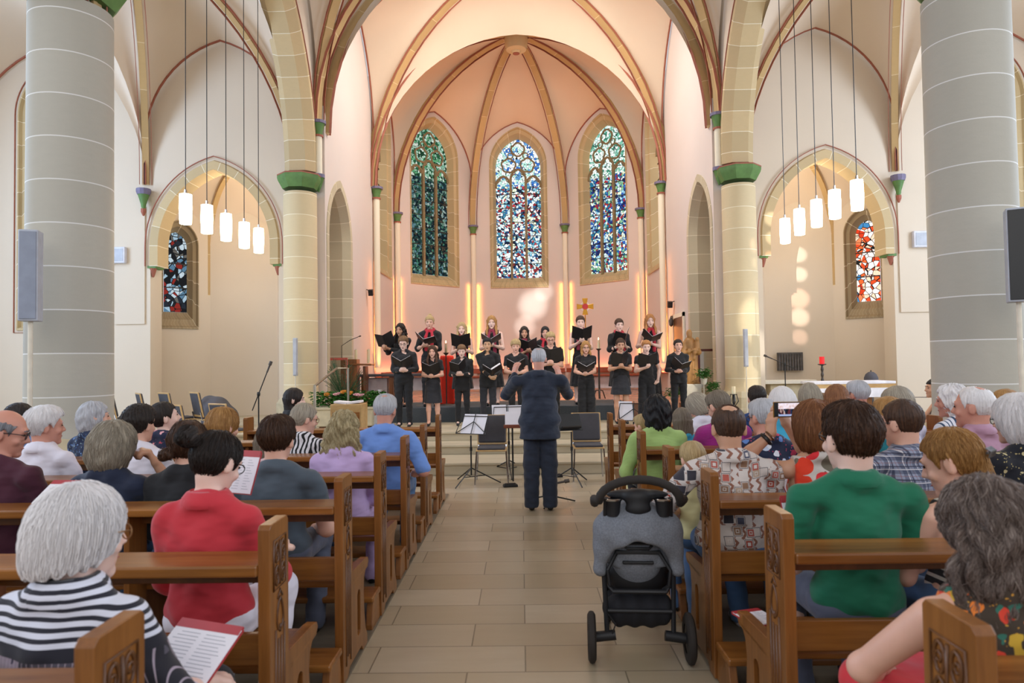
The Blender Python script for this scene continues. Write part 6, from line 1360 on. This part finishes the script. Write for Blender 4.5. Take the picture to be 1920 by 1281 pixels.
st_ = [o for o in COL.objects if o.name.startswith('stool')][0]; m = MB(); m.box((0, 0, .43), (.4, .4, .04)); m.build('seat', 'chair_pad', st_, bevel=.01)
for x in (-.16, .16):
    for y in (-.16, .16): m = MB(); m.tube([(x, y, 0), (x, y, .42)], .014, 6); m.build('leg', 'stand_black', st_)
person('person in black shorts and top seated sideways by the right pillar', (q.x, 9.4, 0), 1.45, True, 1.02, .46, female=True, style='pony', hairc='black', hp=dict(L=.2), top='black', tank=True, bottom='black', bkind='shorts', skinc='skin_tan', arms=[(-.05, .36, -.28), (.05, .38, -.30)], h=.010, lean=.25)

# phone held up
w0, w1 = A_ph['wr']; R_ = A_ph['root']; b = R_.location
ph = thing('mobile_phone', 'mobile phone held up sideways showing the choir', 'phone', P(1481, 768, 4.13), .05)
m = MB(); m.b(-.098, .098, -.004, .004, -.044, .044); m.build('case', 'stand_black', ph, bevel=.004)
t = NT('phone_screen'); o_ = t.obj(); x, y, z = t.sep(o_); n = t.noise(o_, 70, 3); v = t.vor(t.mapv(o_, (1, 0, .35)), 110)
sky = t.ramp(n, [(.3, H('d8b8b0')), (.6, H('f0e4f0'))]); ppl = t.ramp(t.sep(v.outputs['Color'])[0], [(0, H('10121c')), (.45, H('1c2c50')), (.7, H('5a2630')), (.85, H('b8a098'))], True); flo = H('a0b0d8')
c = t.mix(t.math('LESS_THAN', z, .004), sky, ppl); c = t.mix(t.math('LESS_THAN', z, -.028), c, flo); c = t.mix(t.math('LESS_THAN', x, -.072), c, (0.005, .005, .005)); t.col((0, 0, 0)); t.l(c, t.b.inputs['Emission Color']); t.set(Emission_Strength=.9)
m = MB(); m.b(-.093, .093, -.0048, -.0038, -.039, .039); m.build('screen', 'phone_screen', ph)
m = MB(); m.b(-.1, .1, -.002, .006, -.0465, -.0435); m.b(-.1, .1, -.002, .006, .0435, .0465); m.b(-.1, -.097, -.002, .006, -.046, .046); m.b(.097, .1, -.002, .006, -.046, .046); m.build('gold_edge', 'gold', ph)
def bracelet(P0, P1, f, r, label, mat, n=1):
    c = P0 * (1 - f) + P1 * f; d = nrm(P1 - P0); u = nrm(np.cross(d, V3(0, 1, 0))); w = np.cross(d, u); mt = R_.matrix_basis
    m = MB(); m.tube([Vector(c + (u * math.cos(a) + w * math.sin(a)) * r) for a in [2 * PI * i / 18 for i in range(18)]], .006 * n, 6, closed=True); o = m.build('wristwatch' if n > 1 else 'bead_bracelet', mat, None, smooth=30); o.matrix_world = Matrix.Translation(b) @ Matrix.Rotation(R_.rotation_euler.z, 4, 'Z'); tag(o, label, 'watch' if n > 1 else 'bracelet')
bracelet(A_ph['el'][0], A_ph['wr'][0], .84, .034, 'dark wristwatch on the raised arm of the person filming', 'stand_black', 2.0); bracelet(A_ph['el'][0], A_ph['wr'][0], .95, .031, 'thin brown bead bracelet above the dark wristwatch', 'oak_dark')
# booklets
sheet('song_booklet', P(322, 1275, 2.12), .6, -.35, 'open red edged song booklet of the white haired person nearest', .13, .19)
sheet('song_booklet', P(98, 945, 3.62), .55, -.1, 'open red edged booklet on the rail beside the maroon top', .12, .17)
sheet('song_booklet', P(447, 925, 3.34), 1.2, -.4, 'white song sheet held by the person in red shirt', .075, .2)
sheet('song_booklet', P(1492, 925, 4.28), .9, .2, 'white song sheet left of the plaid shirt', .06, .16)
sheet('song_booklet', P(1500, 1010, 3.1), 1.2, .2, 'red booklet held beside the green polo shirt', .05, .18)
sheet('song_booklet', (1.07, 3.05, .482), 0, .3, 'red booklet lying on the seat end of the second right pew', .07, .16)
sheet('song_booklet', P(1393, 815, 6.0), .8, .2, 'white booklet beyond the geometric print shirt', .07, .14)

# ================================================================== conductor
q = P(1010, 674, 7.66); s_ = (q.z - .0) / (.93 + .69)
person('conductor in dark blue suit seen from behind with raised arms', (q.x - .0, 7.64, 0), -.03, False, s_, female=False, fat=1.42, shoulder=1.3, style='short', hairc='silver', hp=dict(t=.006, thin=1), head=(0, .15, 0), top='suit', sleeve=1.93, hem=.16, bottom='suit', bkind='suit', collar=True, skinc='skin_ruddy',
       arms=[(-.27, .27, .0), (.22, .36, -.04)], poles=[(-.75, -.1, -1.5), (.75, -.1, -1.5)], palms=[(.5, .5, -.4, .1, .5, 1), (-.5, .5, -.4, -.1, .5, 1)], curl=(.4, .4), h=.0075, hs=.93)

# ================================================================== choir
def folder(root, s, nb, yoff, zoff, ang, label, mat='folder_black', tilt=.75, op=(.45, .45), x=0, size=1.0, white=False):
    rz = root.rotation_euler.z; R0 = Matrix.Rotation(rz, 3, 'Z'); pos = root.location + R0 @ Vector((x * s, yoff * s, nb[2] + zoff * s))
    p = thing('choir_folder', label, 'folder', pos, rz + ang, 'black folders held by the choir')
    R = Matrix.Rotation(-tilt, 3, 'X'); W_, H_ = .215 * size, .30 * size
    for q, o in ((-1, op[0]), (1, op[1])):
        d = Vector((q * math.cos(o), -math.sin(o), 0)); n = Vector((q * math.sin(o), math.cos(o), 0)) if q > 0 else Vector((-math.sin(o), math.cos(o), 0)); z = Vector((0, 0, 1))
        def slab(x0, x1, z0, z1, t0, t1): return [R @ (d * a + z * c + n * b) for a in (x0, x1) for b in (t0, t1) for c in (z0, z1)]
        F6 = [(0, 1, 3, 2), (4, 6, 7, 5), (0, 4, 5, 1), (2, 3, 7, 6), (0, 2, 6, 4), (1, 5, 7, 3)]
        m = MB(); m.add(slab(0, W_, 0, H_, 0, .006), F6); m.build('cover', mat, p)
        m = MB(); m.add(slab(.004, W_ - .012, .008, H_ + (.012 if white and q < 0 else -.006), -.006 - (.02 if white and q < 0 else 0), -.001), F6); m.build('page', 'paper', p)
    return p
def sing(label, px, py, Y, z0, fl, yaw=0, pitch=.2, rz=0, f_ang=0, f_z=-.27, f_x=0, f_y=.27, tilt=.75, op=(.45, .45), fmat='folder_black', hy=None, white=False, hand2=None, **kw):
    q = P(px, py, Y); s = (q.z - z0) / 1.635
    kw.setdefault('h', .0085); kw.setdefault('top', 'choirblack'); kw.setdefault('bottom', 'choirblack'); kw.setdefault('mouth', .007); kw.setdefault('hs', 1.0 + .25 * (1.05 - s))
    f_z -= .075; tilt = min(tilt + .3, 1.25); op = (op[0] + .08, op[1] + .08)
    ar = [(f_x + .07, f_y - .03, f_z - .02), (f_x - .07, f_y - .03, f_z - .02)]; ar = [(f_x - .065, f_y - .035, f_z - .03), (f_x + .065, f_y - .035, f_z - .03)]
    if hand2: ar[hand2[0]] = hand2[1]
    r = person(label, (q.x, Y, z0), PI + rz, False, s, head=(yaw, pitch, 0), arms=ar, palms=[(.3, -.2, 1), (-.3, -.2, 1)], curl=(.8, .8), group='choir singers', **kw)
    folder(r['root'], s, r['nb'], f_y, f_z, f_ang, fl, fmat, tilt, op, f_x, s * 1.0 + .02, white); return r
B_, F_z = 13.95, .768
sing('singer with curly dark hair partly hidden behind the tall spectacled young singer', 752, 617, B_, F_z, 'black folder tilted up behind the tall spectacled young singer', female=True, style='sides', hairc='dark', hp=dict(L=.28, w=.11, wavy=.006), skinc='skin_tan', bkind='trousers', f_x=.2, f_z=-.14, tilt=.3, op=(.9, .2), sleeve=1.9, rz=-.3)
sing('singer with blond top knot, red scarf and black cardigan', 806, 603, B_, F_z, 'black folder held flat by the singer with top knot, sheet standing up', female=True, style='bun', hairc='blonde', hp=dict(bun=(0, -.05, .125), br=.035), scarf='scarf', sleeve=1.2, bkind='trousers', f_z=-.20, tilt=1.2, op=(.2, .7), f_x=.05, skinc='skin_fair', white=False)
sing('singer with long wavy blond hair and red scarf', 866, 615, B_, F_z, 'wide open black folder before the wavy haired blond singer', female=True, style='sides', hairc='blonde', hp=dict(L=.30, wavy=.004), scarf='scarf', tank=True, bkind='dress', f_z=-.17, tilt=.35, op=(.4, .4), skinc='skin_pale')
sing('tall singer with long straight honey hair and dusky pink scarf', 922, 603, B_, F_z, 'open black folder behind the singer with the white sheet', female=True, style='sides', hairc='honey', hp=dict(L=.30, sw=.8), scarf='scarfdark', tank=True, bkind='dress', f_z=-.20, tilt=1.0, op=(.5, .5), skinc='skin_pale')
sing('singer with long dark hair and wine red scarf, centre back', 983, 622, B_, F_z, 'black folder of the dark haired singer at centre back', female=True, style='sides', hairc='dark', hp=dict(L=.30), scarf='scarfdark', sleeve=.9, bkind='dress', f_z=-.17, f_x=-.08, tilt=.6, op=(.5, .35), skinc='skin_tan')
sing('singer with long black hair and red scarf right behind the conductor', 1022, 622, B_, F_z, 'black folder behind the conductor, back row', female=True, style='long', hairc='black', hp=dict(L=.3, w=.09), scarf='scarf', sleeve=.9, bkind='dress', f_z=-.3, skinc='skin_fair')
sing('singer with tied brown hair below the gold cross, rose scarf', 1088, 603, B_, F_z, 'wide black folder below the gold cross', female=True, style='lowbun', hairc='brown', hp=dict(bun=(0, -.11, -.03), br=.03), scarf='scarfdark', tank=True, bkind='dress', f_z=-.14, tilt=.45, op=(.45, .45), skinc='skin_pale')
sing('singer with tied brown hair and red scarf in loose black cape', 1160, 608, B_, F_z, 'black folder raised right of the lit candle', female=True, style='lowbun', hairc='brown', hp=dict(bun=(0, -.11, -.03), br=.03), scarf='scarf', sleeve=1.5, bkind='dress', f_z=-.17, f_x=.0, tilt=.55, op=(1.0, .35), skinc='skin_pale', rz=.15)
sing('tall singer with long ginger hair and bright red scarf', 1218, 600, B_, F_z, 'black folder held low by the ginger haired singer', female=True, style='sides', hairc='ginger', hp=dict(L=.34, sw=.8), scarf='scarf', tank=True, bkind='longdress', f_z=-.20, tilt=.9, op=(.3, .8), f_x=.06, skinc='skin_pale')
FY, FZ = 12.75, .48
sing('tall young singer with glasses and brown quiff in black shirt, leftmost of the front row', 757, 642, 12.6, FZ, 'black folder with brownish cover, leftmost in front', style='crop', hairc='lightbrown', hp=dict(t=.016), glasses='dark', sleeve=1.93, collar=True, fat=1.1, f_z=-.26, f_x=-.03, tilt=.75, op=(.5, .5), pitch=.35, skinc='skin_pale', fmat='folder_black')
sing('young singer with long brown hair in grey skirt, second of the front row', 811, 658, FY, FZ, 'wide black folder of the young singer in the grey skirt', female=True, style='sides', hairc='brown', hp=dict(L=.30, sw=.9), sleeve=.5, bkind='skirt', bottom='skirt', f_z=-.27, tilt=.55, op=(.45, .45), skinc='skin_fair')
sing('young singer with brown fringe in long black shirt right of the red drape', 866, 657, FY, FZ, 'black folder right of the red drape', style='short', hairc='lightbrown', hp=dict(t=.014, front=.055), sleeve=1.93, collar=True, f_z=-.24, tilt=.6, op=(.9, .3), f_x=.03, pitch=.3, hem=.18, skinc='skin_pale')
sing('young singer with short black hair in buttoned black shirt', 914, 645, FY, FZ, 'black folder with a white sheet turned to the camera', style='short', hairc='black', hp=dict(t=.014), sleeve=1.93, collar=True, bottom='skirt', f_z=-.36, tilt=1.1, op=(.5, .5), f_x=-.1, pitch=.15, hem=.16, skinc='skin_asian', white=True)
sing('young singer with blond bowl cut in black T-shirt left of the conductor', 967, 648, FY, FZ, 'black folder just left of the conductor', style='short', hairc='blonde', hp=dict(t=.024, front=.045), sleeve=.5, f_z=-.28, tilt=.7, op=(.5, .5), pitch=.2, skinc='skin_fair')
sing('young singer with short blond hair and glasses partly behind the conductor', 1032, 634, 12.9, FZ, 'black folder right above the conductor shoulder', style='crop', hairc='blonde', hp=dict(t=.014), glasses='dark', sleeve=.6, f_z=-.22, tilt=.3, op=(.3, .3), f_x=.02, pitch=.4, skinc='skin_fair')
sing('young singer with shoulder length blond hair and glasses in wide black trousers', 1098, 650, FY, FZ, 'black folder of the young singer with glasses and wide trousers', female=True, style='sides', hairc='honey', hp=dict(L=.17, sw=.95), glasses='dark', sleeve=.35, bkind='wide', f_z=-.29, tilt=.85, op=(.45, .5), f_x=.04, skinc='skin_fair')
sing('young singer with braided brown hair in black denim mini skirt', 1163, 645, 12.7, FZ, 'large black folder right of the young singer with glasses', female=True, style='pony', hairc='brown', hp=dict(L=.22, px=-.06), sleeve=.5, bkind='mini', bottom='skirt', f_z=-.20, tilt=.35, op=(.8, .25), f_x=.03, pitch=.25, fat=1.08, skinc='skin_tan')
sing('young singer with ginger hair in black T-shirt with one arm hanging', 1211, 649, 12.7, FZ, 'broad black folder of the ginger haired young singer', style='crop', hairc='ginger', hp=dict(t=.013), sleeve=.35, bkind='wide', f_z=-.18, tilt=.4, op=(.45, .3), f_x=.02, pitch=.25, skinc='skin_pale', hand2=(0, (-.24, .04, -.52)))
sing('young singer in black sweater with silver necklace, rightmost in the choir', 1271, 647, 12.75, FZ, 'black folder of the rightmost singer', female=True, style='lowbun', hairc='dark', hp=dict(bun=(0, -.11, -.02), br=.03), sleeve=1.9, fat=1.05, f_z=-.27, tilt=.85, op=(.25, .8), f_x=.05, pitch=.05, hem=.10, skinc='skin_fair')
